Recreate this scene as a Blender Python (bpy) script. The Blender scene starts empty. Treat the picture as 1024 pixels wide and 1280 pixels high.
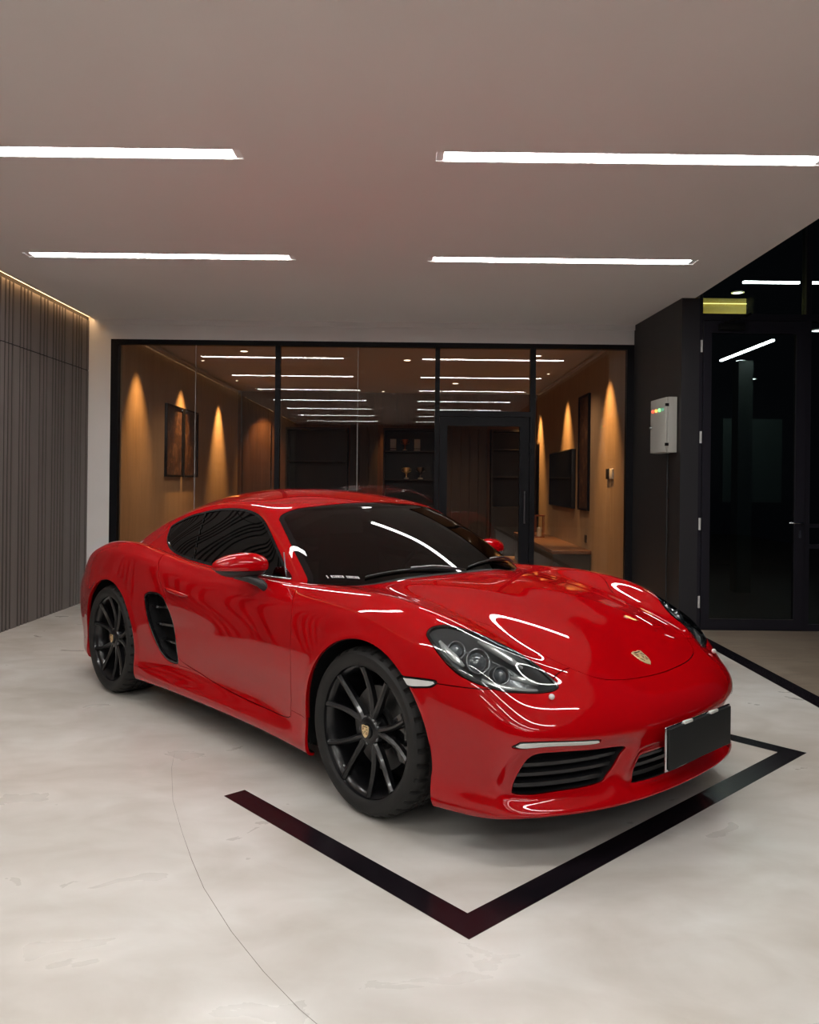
import bpy, bmesh, math, random
import numpy as np
from mathutils import Vector, Matrix, bvhtree
COL = bpy.context.scene.collection

# ---------------------------------------------------------------- mesh helpers
def bobj(name, bm, mats, parent=None, smooth=False, angle=None):
    me = bpy.data.meshes.new(name); bm.to_mesh(me); bm.free()
    for m in (mats if isinstance(mats, (list, tuple)) else [mats]): me.materials.append(m)
    if smooth:
        me.polygons.foreach_set('use_smooth', [True] * len(me.polygons))
        if angle: me.set_sharp_from_angle(angle=math.radians(angle))
    o = bpy.data.objects.new(name, me); COL.objects.link(o)
    if parent: o.parent = parent
    return o
def box(bm, X, Y, Z, mat=0):
    v = [bm.verts.new((x, y, z)) for z in Z for y in Y for x in X]
    for q in ((0,2,3,1),(4,5,7,6),(0,1,5,4),(2,6,7,3),(0,4,6,2),(1,3,7,5)):
        f = bm.faces.new([v[k] for k in q]); f.material_index = mat
    return v
def rbox(bm, X, Y, Z, r, mat=0):
    t = bmesh.new(); box(t, X, Y, Z); bmesh.ops.bevel(t, geom=t.edges[:], offset=r, segments=3, affect='EDGES', profile=.5)
    m = {}
    for v in t.verts: m[v] = bm.verts.new(v.co)
    for f in t.faces: g = bm.faces.new([m[v] for v in f.verts]); g.material_index = mat; g.smooth = True
    t.free()
def lathe(bm, prof, seg, mat=0):
    rings = [[bm.verts.new((r * math.cos(2*math.pi*i/seg), r * math.sin(2*math.pi*i/seg), z)) for i in range(seg)] for r, z in prof]
    for a, b in zip(rings[:-1], rings[1:]):
        for i in range(seg):
            f = bm.faces.new((a[i], a[(i+1) % seg], b[(i+1) % seg], b[i])); f.material_index = mat
def lathe_y(bm, prof, seg, mat=0):
    rings = [[bm.verts.new((r * math.cos(2*math.pi*i/seg), d, r * math.sin(2*math.pi*i/seg))) for i in range(seg)] for r, d in prof]
    for a, b in zip(rings[:-1], rings[1:]):
        for i in range(seg):
            f = bm.faces.new((a[i], b[i], b[(i+1) % seg], a[(i+1) % seg])); f.material_index = mat
def tube(bm, pts, r, n=8, taper=False, flat=1.0):
    pts = [Vector(p) for p in pts]; rings = []
    for i, p in enumerate(pts):
        d = (pts[min(i+1, len(pts)-1)] - pts[max(i-1, 0)]).normalized()
        up = Vector((0, 0, 1)) if abs(d.z) < .9 else Vector((1, 0, 0)); u = d.cross(up).normalized(); v = u.cross(d)
        rr = r * ((.45 if i in (0, len(pts)-1) else 1) if taper else 1)
        rings.append([bm.verts.new(p + u * rr * math.cos(2*math.pi*k/n) + v * rr * flat * math.sin(2*math.pi*k/n)) for k in range(n)])
    for a, b in zip(rings[:-1], rings[1:]):
        for k in range(n): bm.faces.new((a[k], a[(k+1) % n], b[(k+1) % n], b[k]))
    bm.faces.new(rings[0][::-1]); bm.faces.new(rings[-1])

# ---------------------------------------------------------------- tagging
def tag(o, label, cat, group=None, kind=None):
    o['label'] = label; o['category'] = cat
    if group: o['group'] = group
    if kind: o['kind'] = kind
    return o
def empty(name, loc=(0, 0, 0)):
    o = bpy.data.objects.new(name, None); COL.objects.link(o); o.location = loc; return o
def struct(o, label=None):
    o['kind'] = 'structure'
    if label: o['label'] = label
    return o

# ---------------------------------------------------------------- materials
def srgb(r, g, b): return tuple(((c/255)/12.92 if c/255 <= .04045 else ((c/255+.055)/1.055)**2.4) for c in (r, g, b)) + (1,)
def mat(name, col, rough=.5, metal=0, spec=.5, coat=0, emit=None, es=0, coat_rough=.03):
    m = bpy.data.materials.new(name); m.use_nodes = True; b = m.node_tree.nodes['Principled BSDF']
    b.inputs['Base Color'].default_value = col; b.inputs['Roughness'].default_value = rough; b.inputs['Metallic'].default_value = metal
    b.inputs['Specular IOR Level'].default_value = spec; b.inputs['Coat Weight'].default_value = coat; b.inputs['Coat Roughness'].default_value = coat_rough
    if emit: b.inputs['Emission Color'].default_value = emit; b.inputs['Emission Strength'].default_value = es
    return m
def thin_glass(name, tint=(1, 1, 1, 1), ior=1.5, rough=0.0):
    """thin pane: clear transmission plus Fresnel mirror"""
    m = bpy.data.materials.new(name); m.use_nodes = True; t = m.node_tree; t.nodes.clear()
    o = t.nodes.new('ShaderNodeOutputMaterial'); mx = t.nodes.new('ShaderNodeMixShader'); fr = t.nodes.new('ShaderNodeFresnel'); tr = t.nodes.new('ShaderNodeBsdfTransparent'); gl = t.nodes.new('ShaderNodeBsdfGlossy')
    fr.inputs['IOR'].default_value = ior; tr.inputs['Color'].default_value = tint; gl.inputs['Roughness'].default_value = rough
    t.links.new(fr.outputs[0], mx.inputs[0]); t.links.new(tr.outputs[0], mx.inputs[1]); t.links.new(gl.outputs[0], mx.inputs[2]); t.links.new(mx.outputs[0], o.inputs[0])
    return m
def nodes(m): return m.node_tree, m.node_tree.nodes, m.node_tree.links, m.node_tree.nodes['Principled BSDF']
def noise_mat(name, stops, scale=2.0, rough=.4, detail=8, dist=.4, stretch=(1, 1, 1), rvar=.1, spec=.5, bump=0, coat=0):
    m = mat(name, (1, 1, 1, 1), rough, spec=spec, coat=coat); t, nd, ln, b = nodes(m)
    tc = nd.new('ShaderNodeTexCoord'); mp = nd.new('ShaderNodeMapping'); mp.inputs['Scale'].default_value = stretch
    n = nd.new('ShaderNodeTexNoise'); n.inputs['Scale'].default_value = scale; n.inputs['Detail'].default_value = detail; n.inputs['Distortion'].default_value = dist; n.inputs['Roughness'].default_value = .6
    r = nd.new('ShaderNodeValToRGB'); e = r.color_ramp.elements; e[0].position, e[0].color = stops[0]; e[1].position, e[1].color = stops[-1]
    for p, c in stops[1:-1]: x = e.new(p); x.color = c
    ln.new(tc.outputs['Object'], mp.inputs[0]); ln.new(mp.outputs[0], n.inputs['Vector']); ln.new(n.outputs[0], r.inputs[0]); ln.new(r.outputs[0], b.inputs['Base Color'])
    if rvar:
        mr = nd.new('ShaderNodeMapRange'); mr.inputs['To Min'].default_value = rough - rvar; mr.inputs['To Max'].default_value = rough + rvar; ln.new(n.outputs[0], mr.inputs[0]); ln.new(mr.outputs[0], b.inputs['Roughness'])
    if bump:
        bp = nd.new('ShaderNodeBump'); bp.inputs['Strength'].default_value = bump; bp.inputs['Distance'].default_value = .01; ln.new(n.outputs[0], bp.inputs['Height']); ln.new(bp.outputs[0], b.inputs['Normal'])
    return m
# ---------------------------------------------------------------- car body surfaces

def cub(keys):
    """natural-ish monotone-safe cubic through keys [(x, v...)]"""
    K = np.array(sorted(keys), float); X = K[:, 0]; V = K[:, 1:]
    h = np.diff(X); d = np.diff(V, axis=0) / h[:, None]
    m = np.zeros_like(V)
    m[1:-1] = (d[:-1] * h[1:, None] + d[1:] * h[:-1, None]) / (h[1:] + h[:-1])[:, None]
    m[0] = d[0]; m[-1] = d[-1]
    def f(x):
        x = min(max(x, X[0]), X[-1]); i = min(int(np.searchsorted(X, x, side='right')) - 1, len(h) - 1)
        t = (x - X[i]) / h[i]; a = V[i]; b = V[i + 1]
        r = ((2*t**3-3*t*t+1)*a + (t**3-2*t*t+t)*h[i]*m[i] + (-2*t**3+3*t*t)*b + (t**3-t*t)*h[i]*m[i+1])
        return float(r[0]) if len(r) == 1 else r
    return f

def cage_fit(co, faces, iters=12):
    """move cage points so the Catmull-Clark limit surface passes through the given points"""
    n = len(co)
    T = np.array(co, float); P = T.copy()
    edge = {}
    nf = [[] for _ in range(n)]
    for fi, f in enumerate(faces):
        for k in range(4):
            a, b = f[k], f[(k+1) % 4]; edge.setdefault((min(a, b), max(a, b)), []).append(fi)
            nf[a].append((f[(k+1) % 4], f[(k+2) % 4], f[(k+3) % 4]))
    nb = [set() for _ in range(n)]; bd = [[] for _ in range(n)]
    for (a, b), fl in edge.items():
        nb[a].add(b); nb[b].add(a)
        if len(fl) == 1: bd[a].append(b); bd[b].append(a)
    M = np.zeros((n, n))
    for v in range(n):
        if bd[v]:
            if len(bd[v]) == 2 and len(nb[v]) > 2:
                M[v, v] = 4/6
                for b in bd[v]: M[v, b] += 1/6
            else: M[v, v] = 1
        else:
            k = len(nb[v]); s = 1.0 / (k * (k + 5))
            M[v, v] += k * k * s
            for b in nb[v]: M[v, b] += 4 * s
            for (_, d, _) in nf[v]: M[v, d] += s
    for _ in range(iters): P = P + 0.9 * (T - M @ P)
    return P

def subdivide(co, faces, levels, name='tmp'):
    me = bpy.data.meshes.new(name); me.from_pydata([tuple(c) for c in co], [], faces)
    ob = bpy.data.objects.new(name, me); bpy.context.scene.collection.objects.link(ob)
    md = ob.modifiers.new('s', 'SUBSURF'); md.levels = levels; md.render_levels = levels; md.use_limit_surface = True
    dg = bpy.context.evaluated_depsgraph_get(); ev = ob.evaluated_get(dg); m2 = ev.to_mesh()
    V = np.empty(len(m2.vertices) * 3); m2.vertices.foreach_get('co', V); V = V.reshape(-1, 3)
    F = np.empty(len(m2.polygons) * 4, int); m2.polygons.foreach_get('vertices', F); F = F.reshape(-1, 4)
    ev.to_mesh_clear(); bpy.data.objects.remove(ob); bpy.data.meshes.remove(me)
    return V, F

def normals(V, F):
    N = np.zeros_like(V)
    d = np.cross(V[F[:, 2]] - V[F[:, 0]], V[F[:, 3]] - V[F[:, 1]])
    for k in range(4): np.add.at(N, F[:, k], d)
    return N / np.maximum(np.linalg.norm(N, axis=1), 1e-12)[:, None]

class Cage:
    def __init__(s): s.co = []; s.f = []; s.k = {}
    def v(s, key, p):
        """half-body point; y == 0 is shared between the sides"""
        for sg in (1, -1):
            kk = (key, 0 if abs(p[1]) < 1e-9 else sg)
            if kk not in s.k: s.k[kk] = len(s.co); s.co.append((p[0], p[1] * sg, p[2]))
    def q(s, a, b, c, d):
        for sg in (1, -1):
            ids = []
            for key in (a, b, c, d):
                ids.append(s.k[(key, 0)] if (key, 0) in s.k else s.k[(key, sg)])
            s.f.append(ids if sg > 0 else ids[::-1])

def lower_body():
    C = Cage(); NJ = 4
    xs = [-1.95, -1.78, -1.58, -1.36, -1.14, -.9, -.65, -.35, -.05, .25, .52, .76, .96, 1.14, 1.3, 1.45, 1.58, 1.7, 1.81, 1.9]
    ring = cub([(-1.95,.60,.815),(-1.78,.665,.868),(-1.58,.705,.912),(-1.36,.745,.934),(-1.14,.762,.942),(-.9,.765,.932),(-.65,.762,.905),(-.35,.763,.876),
                (-.05,.765,.862),(.25,.765,.858),(.52,.757,.859),(.76,.745,.866),(.96,.732,.872),(1.14,.722,.872),(1.3,.708,.861),(1.45,.698,.838),
                (1.58,.683,.803),(1.7,.662,.755),(1.81,.632,.69),(1.9,.60,.612)])
    ctr = cub([(-2.14,.868),(-2.05,.885),(-1.9,.875),(-1.7,.86),(-1.4,.84),(-.9,.82),(0,.82),(.6,.85),(.8,.882),(.96,.884),(1.14,.872),(1.3,.85),(1.45,.82),(1.6,.782),
               (1.75,.735),(1.88,.682),(1.966,.637),(2.02,.605),(2.06,.580)])
    vall = cub([(-2,0),(-1.6,.01),(-.9,.02),(.5,.02),(.8,.02),(1.1,.024),(1.3,.031),(1.45,.036),(1.6,.038),(1.72,.034),(1.82,.02),(1.9,.0)])
    yf = [1, .775, .52, .262, 0]; tz = [1, .62, .26, .07, 0]
    fx = [(1.9,.60,.612),(1.99,.478,.603),(2.038,.325,.59),(2.056,.165,.583),(2.060,0,.580)]
    rx = [(-1.95,.60,.815),(-2.03,.47,.838),(-2.09,.32,.855),(-2.125,.16,.864),(-2.14,0,.868)]
    n = len(xs)
    for i, x in enumerate(xs):
        ry, rz = ring(x)
        bf = max(0, min(1, (x - 1.0) / .9)); bf = bf * bf * (3 - 2 * bf)
        br = max(0, min(1, (-1.2 - x) / .75)); br = br * br
        for j in range(NJ + 1):
            if i == n-1: p = fx[j]
            elif i == 0: p = rx[j]
            else:
                xx = x + bf * (fx[j][0] - 1.9) + br * (rx[j][0] + 1.95)
                yy = ry * yf[j] * 1.0
                yy = yy*(1-bf) + bf*(fx[j][1]/.60*ry)
                zc = ctr(xx); w = tz[j]
                zz = zc * (1 - w) + rz * w
                if j == 1: zz -= vall(x)
                if j == 2: zz -= vall(x) * .45
                p = (xx, yy, zz)
            C.v(('c', i, j), p)
    # side rows 1..10 : y offsets relative to the widest line
    yw = cub([(-1.95,.770),(-1.78,.842),(-1.58,.884),(-1.36,.899),(-1.14,.899),(-.9,.891),(-.65,.879),(-.35,.868),(-.05,.861),(.25,.86),(.52,.866),(.76,.876),
              (.96,.886),(1.14,.892),(1.3,.892),(1.45,.886),(1.58,.873),(1.7,.852),(1.81,.822),(1.9,.775)])
    R = 10
    def side(x, r):
        ry, rz = ring(x); w = yw(x)
        door = math.exp(-((x - .1) / .75) ** 4)
        ft = max(0, min(1, (x - 1.45) / .45))            # front corner
        rt = max(0, min(1, (-1.5 - x) / .45))
        zz = [None, rz - .028, rz - .095, .635, .52, .42, .34, .268, .205, .157, .145][r]
        if r == 1: zz = rz - .028
        if r == 2: zz = rz - .095*(1-.45*ft)
        if r == 3: zz = .635 - .12 * ft
        if r == 4: zz = .52 - .065 * ft
        if r == 5: zz = .42 - .035 * ft
        if r == 6: zz = .34 - .03 * ft
        if r == 7: zz = .268 - .018 * ft
        if r == 8: zz = .205 - .01 * ft
        if r >= 9: zz += .04 * rt
        f1 = .50; f2 = .83
        yy = [None, ry + f1*(w-ry), ry + f2*(w-ry), w - .001, w + .002 - .004*door, w - .008 - .010*door, w - .018 - .020*door, w - .020 - .014*door,
              w - .012 + .002*door, w - .024, w - .075][r]
        ar = max(math.exp(-((x - 1.24) / .52) ** 4), math.exp(-((x + 1.22) / .5) ** 4)) * (1 - ft*.4)
        if r >= 5: yy += (w - yy) * .8 * ar * (1 if r < 9 else .6)
        if ft > 0 and r >= 5: yy -= ft * [0,0,0,0,0,.004,.010,.016,.012,.012,.014][r]
        return (x, yy, zz)
    F = {1: [(1.925,.668,.572),(2.036,.518,.556),(2.098,.345,.543),(2.124,.174,.536),(2.130,0,.534)],
         2: [(1.945,.712,.528),(2.064,.548,.511),(2.130,.360,.500),(2.158,.180,.494),(2.164,0,.492)],
         3: [(1.952,.736,.487),(2.077,.563,.468),(2.144,.368,.459),(2.173,.185,.455),(2.179,0,.453)],
         4: [(1.950,.746,.440),(2.074,.568,.424),(2.141,.370,.417),(2.169,.185,.414),(2.175,0,.413)],
         5: [(1.941,.746,.380),(2.062,.566,.370),(2.129,.368,.365),(2.158,.184,.362),(2.164,0,.362)],
         6: [(1.930,.741,.316),(2.050,.562,.313),(2.118,.366,.312),(2.147,.183,.311),(2.153,0,.311)],
         7: [(1.926,.738,.258),(2.047,.560,.262),(2.118,.366,.264),(2.149,.183,.265),(2.156,0,.265)],
         8: [(1.936,.744,.203),(2.068,.566,.215),(2.142,.372,.221),(2.172,.186,.224),(2.180,0,.225)],
         9: [(1.932,.738,.174),(2.068,.562,.189),(2.142,.370,.196),(2.172,.185,.199),(2.180,0,.200)],
        10: [(1.88,.700,.165),(2.01,.53,.178),(2.08,.35,.184),(2.11,.175,.186),(2.115,0,.187)]}
    B = {}
    bz = [0,.79,.735,.64,.53,.43,.35,.28,.24,.205,.19]; bx = [0,-2.135,-2.115,-2.15,-2.205,-2.205,-2.18,-2.15,-2.11,-2.08,-2.0]
    bw = [0,.665,.715,.770,.785,.785,.775,.76,.745,.725,.68]
    for r in range(1, R+1):
        w = bw[r]; c = bx[r]; e = -1.95 + (.02 if r < 3 else 0)
        B[r] = [(e + (c-e)*q, w*s, bz[r]) for q, s in ((0,1),(.45,.775),(.78,.52),(.95,.262),(1,0))]
    for i, x in enumerate(xs):
        for r in range(1, R+1):
            if i == n-1: p = F[r][0]
            elif i == 0: p = B[r][0]
            else: p = side(x, r)
            C.v(('s', i, r), p)
    for j in range(1, NJ+1):
        for r in range(1, R+1):
            C.v(('f', j, r), F[r][j]); C.v(('b', j, r), B[r][j])
    def S(i, r): return ('c', i, 0) if r == 0 else ('s', i, r)
    def FF(j, r): return ('c', n-1, j) if r == 0 else (('s', n-1, r) if j == 0 else ('f', j, r))
    def BB(j, r): return ('c', 0, j) if r == 0 else (('s', 0, r) if j == 0 else ('b', j, r))
    for i in range(n-1):
        for j in range(NJ): C.q(('c',i,j),('c',i,j+1),('c',i+1,j+1),('c',i+1,j))
        for r in range(R): C.q(S(i,r),S(i+1,r),S(i+1,r+1),S(i,r+1))
    for j in range(NJ):
        for r in range(R):
            C.q(FF(j,r),FF(j+1,r),FF(j+1,r+1),FF(j,r+1))
            C.q(BB(j+1,r),BB(j,r),BB(j,r+1),BB(j+1,r+1))
    return C

def greenhouse():
    C = Cage(); NJ = 4
    ring = [(.10,.54,1.200),(-.1,.547,1.221),(-.38,.548,1.215),(-.68,.556,1.172),(-.95,.563,1.102),(-1.2,.566,1.018),(-1.43,.56,.928),(-1.66,.54,.85),(-1.9,.5,.79)]
    ctr  = [(.25,1.217),(.0,1.262),(-.3,1.286),(-.62,1.276),(-.92,1.228),(-1.2,1.158),(-1.45,1.075),(-1.7,.975),(-1.92,.88)]
    belt = [(.68,.722,.862),(.43,.752,.862),(.06,.758,.862),(-.33,.757,.868),(-.68,.745,.885),(-.98,.715,.90),(-1.27,.68,.88),(-1.5,.64,.84),(-1.75,.6,.80)]
    yf = [1,.77,.515,.26,0]
    fr = [(.10,.54,1.200),(.172,.415,1.208),(.217,.275,1.211),(.242,.138,1.2155),(.25,0,1.217)]
    bs = [(.68,.722,.862),(.79,.57,.871),(.855,.385,.879),(.893,.192,.884),(.905,0,.886)]
    n = len(ring)
    for i in range(n):
        for j in range(NJ+1):
            if i == 0: p = fr[j]
            else:
                rx, ry, rz = ring[i]; cx_, cz = ctr[i]; w = yf[j] ** 2.4
                p = (rx*yf[j]**2 + cx_*(1-yf[j]**2), ry*yf[j], cz*(1-w) + rz*w)
            C.v(('c',i,j), p)
    def side(i, r):
        a = np.array(ring[i]); b = np.array(belt[i])
        t = [0, .10, .22, .58, 1.0, 1.14][r]; p = a + (b-a)*t
        p[1] += [0, .022, .026, .022, 0, -.002][r] * (1 if i < 5 else .6); p[2] += [0, .010, .006, .004, 0, 0][r]
        return tuple(p)
    def front(j, r):
        a = np.array(fr[j]); b = np.array(bs[j]); t = [0, .10, .22, .58, 1.0, 1.14][r]
        p = a + (b-a)*t; s = [0, .009, .017, .024, 0, -.012][r]
        p[0] += s*.45; p[2] += s*.9
        if j == 0: p[1] += [0,.010,.013,.012,0,0][r]
        return tuple(p)
    for i in range(n):
        for r in range(1, 6): C.v(('s',i,r), front(0,r) if i == 0 else side(i,r))
    for j in range(1, NJ+1):
        for r in range(1, 6): C.v(('f',j,r), front(j,r))
    def S(i, r): return ('c', i, 0) if r == 0 else ('s', i, r)
    def FF(j, r): return ('c', 0, j) if r == 0 else (('s', 0, r) if j == 0 else ('f', j, r))
    for i in range(n-1):
        for j in range(NJ): C.q(('c',i+1,j),('c',i+1,j+1),('c',i,j+1),('c',i,j))
        for r in range(5): C.q(S(i+1,r),S(i,r),S(i,r+1),S(i+1,r+1))
    for j in range(NJ):
        for r in range(5): C.q(FF(j,r),FF(j+1,r),FF(j+1,r+1),FF(j,r+1))
    return C
# ---------------------------------------------------------------- trimming tools
class Surf:
    """polygon soup with smooth normals taken from the parent surface"""
    def __init__(s, V, N, F): s.V = V; s.N = N; s.F = F
def clip(S, f, eps=1e-7):
    """keep the part of S where f > 0"""
    f = np.where(np.abs(f) < eps, eps, f)
    pos = f > 0
    V = [S.V]; N = [S.N]; nv = len(S.V); cache = {}; newV = []; newN = []; out = []
    posl = pos.tolist()
    for face in S.F:
        c = 0
        for v in face: c += posl[v]
        if c == len(face): out.append(face)
        elif c:
            r = []; m = len(face)
            for k in range(m):
                a, b = face[k], face[(k+1) % m]
                if posl[a]: r.append(a)
                if posl[a] != posl[b]:
                    key = (a, b) if a < b else (b, a)
                    if key not in cache:
                        t = f[key[0]] / (f[key[0]] - f[key[1]])
                        newV.append(S.V[key[0]] * (1-t) + S.V[key[1]] * t); n = S.N[key[0]] * (1-t) + S.N[key[1]] * t
                        newN.append(n / max(np.linalg.norm(n), 1e-9)); cache[key] = nv + len(newV) - 1
                    r.append(cache[key])
            if len(r) >= 3: out.append(tuple(r))
    VV = np.vstack([S.V, np.array(newV)]) if newV else S.V; NN = np.vstack([S.N, np.array(newN)]) if newN else S.N
    return compact(Surf(VV, NN, out))
def compact(S):
    used = np.zeros(len(S.V), bool)
    for f in S.F: used[list(f)] = True
    idx = np.cumsum(used) - 1
    return Surf(S.V[used], S.N[used], [tuple(int(idx[v]) for v in f) for f in S.F])
def sdf2(P, poly):
    """signed distance (positive inside) of 2-D points to a polygon"""
    poly = np.array(poly, float); n = len(poly); d = np.full(len(P), 1e9); ins = np.zeros(len(P), bool)
    for i in range(n):
        a = poly[i]; b = poly[(i+1) % n]; e = b - a; w = P - a
        t = np.clip((w @ e) / max(e @ e, 1e-12), 0, 1); d = np.minimum(d, np.linalg.norm(w - t[:, None] * e, axis=1))
        c1 = P[:, 1] >= a[1]; c2 = P[:, 1] < b[1]; c3 = e[0] * w[:, 1] > e[1] * w[:, 0]
        ins ^= (c1 & c2 & c3) | (~c1 & ~c2 & ~c3)
    return np.where(ins, d, -d)
def smooth_poly(pts, n=6, closed=True):
    """Catmull-Rom refinement"""
    P = np.array(pts, float); m = len(P); out = []
    for i in range(m if closed else m-1):
        p0, p1, p2, p3 = (P[(i-1) % m] if closed or i > 0 else P[i]), P[i], P[(i+1) % m], (P[(i+2) % m] if closed or i < m-2 else P[(i+1) % m])
        for k in range(n):
            t = k / n; out.append(.5*((2*p1)+(-p0+p2)*t+(2*p0-5*p1+4*p2-p3)*t*t+(-p0+3*p1-3*p2+p3)*t**3))
    if not closed: out.append(P[-1])
    return np.array(out)
class Patch:
    """outline drawn on the surface: 3-D points, mapped to their own mean plane"""
    def __init__(s, pts, smooth=5, reach=.2):
        P = np.array(pts, float); s.c = P.mean(0); u, w, vt = np.linalg.svd(P - s.c); s.e = vt[:2]; s.n = vt[2]
        s.poly = (P - s.c) @ s.e.T
        if smooth: s.poly = smooth_poly(s.poly, smooth)
        s.reach = reach
    def f(s, V):
        d = V - s.c; q = d @ s.e.T; r = np.full(len(V), -1.0)
        near = (np.abs(d @ s.n) < s.reach) & (np.linalg.norm(d, axis=1) < 1.6)
        if near.any(): r[near] = sdf2(q[near], s.poly)
        return r
def mirror_pts(pts): return [(p[0], -p[1], p[2]) for p in pts]

def boundary(S):
    cnt = {}
    for f in S.F:
        m = len(f)
        for k in range(m):
            a, b = f[k], f[(k+1) % m]; key = (a, b) if a < b else (b, a)
            cnt[key] = None if key in cnt else (a, b)
    return [e for e in cnt.values() if e]

def surf_obj(name, S, mats, parent, flange=.012, shift=0.0, back=None, lip=0.0015):
    """one mesh from a trimmed surface, its cut edges folded inwards"""
    V = S.V + S.N * shift; nv = len(V)
    verts = [V]; faces = list(S.F); ln = []
    for f in S.F: ln += [S.N[v] for v in f]
    if flange:
        be = boundary(S); acc = {}
        idx = {}; add = []
        for a, b in be:
            for v in (a, b):
                if v not in idx: idx[v] = nv + len(add); add.append(V[v] - S.N[v] * flange)
        verts.append(np.array(add))
        for a, b in be:
            faces.append((b, a, idx[a], idx[b]))
            n = np.cross(V[a] - V[b], -S.N[a]); n = n / max(np.linalg.norm(n), 1e-9); ln += [n]*4
    Vv = np.vstack(verts)
    me = bpy.data.meshes.new(name); me.from_pydata(Vv.tolist(), [], faces); me.polygons.foreach_set('use_smooth', [True]*len(faces))
    me.validate(clean_customdata=False)
    for m in (mats if isinstance(mats, (list, tuple)) else [mats]): me.materials.append(m)
    if len(me.loops) == len(ln): me.normals_split_custom_set([tuple(n) for n in ln])
    o = bpy.data.objects.new(name, me); bpy.context.scene.collection.objects.link(o); o.parent = parent
    return o
# ---------------------------------------------------------------- the car
HOOD = [(1.005,.0),(.998,.2),(.955,.4),(.875,.58),(.795,.695),(.96,.725),(1.14,.722),(1.28,.69),(1.36,.645),(1.43,.582),(1.51,.525),(1.61,.487),(1.72,.478),(1.82,.474),(1.90,.45),(1.965,.405),(2.008,.34),(2.033,.24),(2.044,.13),(2.048,0)]
HOOD[0:4] = [(.952,0),(.946,.2),(.905,.4),(.825,.58)]; HOOD[4] = (.742,.70)
HOOD_POLY = HOOD + [(x, -y) for x, y in HOOD[-2:0:-1]]
LIGHT = [(1.549,-.812,.766),(1.541,-.794,.781),(1.546,-.774,.791),(1.569,-.743,.797),(1.595,-.716,.794),(1.643,-.677,.779),(1.692,-.632,.756),(1.752,-.593,.727),(1.795,-.575,.709),
         (1.838,-.565,.687),(1.878,-.552,.668),(1.913,-.540,.64),(1.945,-.532,.614),(1.956,-.541,.600),(1.950,-.565,.590),(1.932,-.605,.587),(1.899,-.669,.591),(1.869,-.736,.601),
         (1.815,-.788,.618),(1.753,-.818,.641),(1.701,-.828,.664),(1.64,-.831,.704),(1.577,-.822,.747)]
MARKER = [(1.489,-.884,.611),(1.518,-.881,.613),(1.585,-.868,.617),(1.652,-.854,.617),(1.634,-.862,.593),(1.59,-.872,.583),(1.546,-.88,.577),(1.515,-.885,.585)]
DRL = [(1.928,-.764,.426),(1.942,-.750,.440),(1.961,-.736,.447),(2.034,-.644,.448),(2.101,-.511,.442),(2.107,-.494,.434),(2.098,-.514,.423),(2.033,-.642,.426),(1.963,-.732,.422)]
INTAKE = [(1.929,-.736,.251),(1.922,-.741,.264),(1.932,-.738,.300),(1.955,-.728,.350),(1.973,-.713,.383),(1.996,-.688,.398),(2.03,-.635,.401),(2.076,-.553,.399),(2.135,-.377,.391),(2.125,-.390,.36),(2.11,-.406,.322),
          (2.098,-.435,.285),(2.086,-.46,.268),(2.019,-.612,.257),(1.97,-.68,.251)]
CENTRE = [(2.157,-.136,.347),(2.143,-.262,.344),(2.140,-.283,.33),(2.134,-.310,.262),(2.132,-.305,.251),(2.159,-.137,.249),(2.16,0,.249),(2.159,.137,.249),(2.132,.305,.251),(2.134,.310,.262),(2.140,.283,.33),(2.143,.262,.344),(2.157,.136,.347),(2.16,0,.347)]
VENT = [(-.742,-.882,.640),(-.735,-.88,.668),(-.700,-.876,.684),(-.64,-.872,.692),(-.575,-.871,.690),(-.528,-.868,.676),(-.497,-.868,.645),(-.463,-.866,.590),(-.432,-.858,.495),(-.408,-.845,.400),(-.398,-.835,.334),
        (-.410,-.835,.316),(-.445,-.836,.312),(-.519,-.841,.318),(-.594,-.853,.356),(-.651,-.87,.438),(-.700,-.88,.541)]
DOOR = [(.60,.90),(.700,.812),(.732,.736),(.748,.62),(.750,.50),(.738,.40),(.722,.32),(.703,.272),(.496,.264),(.259,.267),(.002,.284),(-.18,.308),(-.30,.325),(-.385,.35),
        (-.41,.42),(-.445,.54),(-.475,.64),(-.51,.70),(-.575,.76),(-.61,.82),(-.62,.92),(0,1.0)]
DLO = [(-.905,1.040),(-.880,1.0),(-.848,.968),(-.773,.932),(-.659,.906),(-.527,.890),(-.413,.882),(-.169,.872),(.109,.868),(.379,.868),(.560,.870),(.475,.925),(.389,.985),(.225,1.083),(.102,1.141),(.001,1.166),(-.112,1.178),(-.273,1.178),
       (-.411,1.167),(-.57,1.143),(-.683,1.123),(-.817,1.083),(-.890,1.055)]
WSH = [(.235,0,1.216),(.228,-.186,1.212),(.222,-.355,1.196),(.200,-.47,1.182),(.205,-.56,1.162),(.228,-.598,1.140),(.27,-.615,1.117),(.365,-.645,1.060),(.49,-.680,.980),(.64,-.716,.862),(.76,-.75,.79),(1.1,-.4,.78),(1.2,0,.78)]
CREST_HOOD = (1.966, 0.0, .637)

def sm(t): t = np.clip(t, 0, 1); return t * t * (3 - 2 * t)

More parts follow.
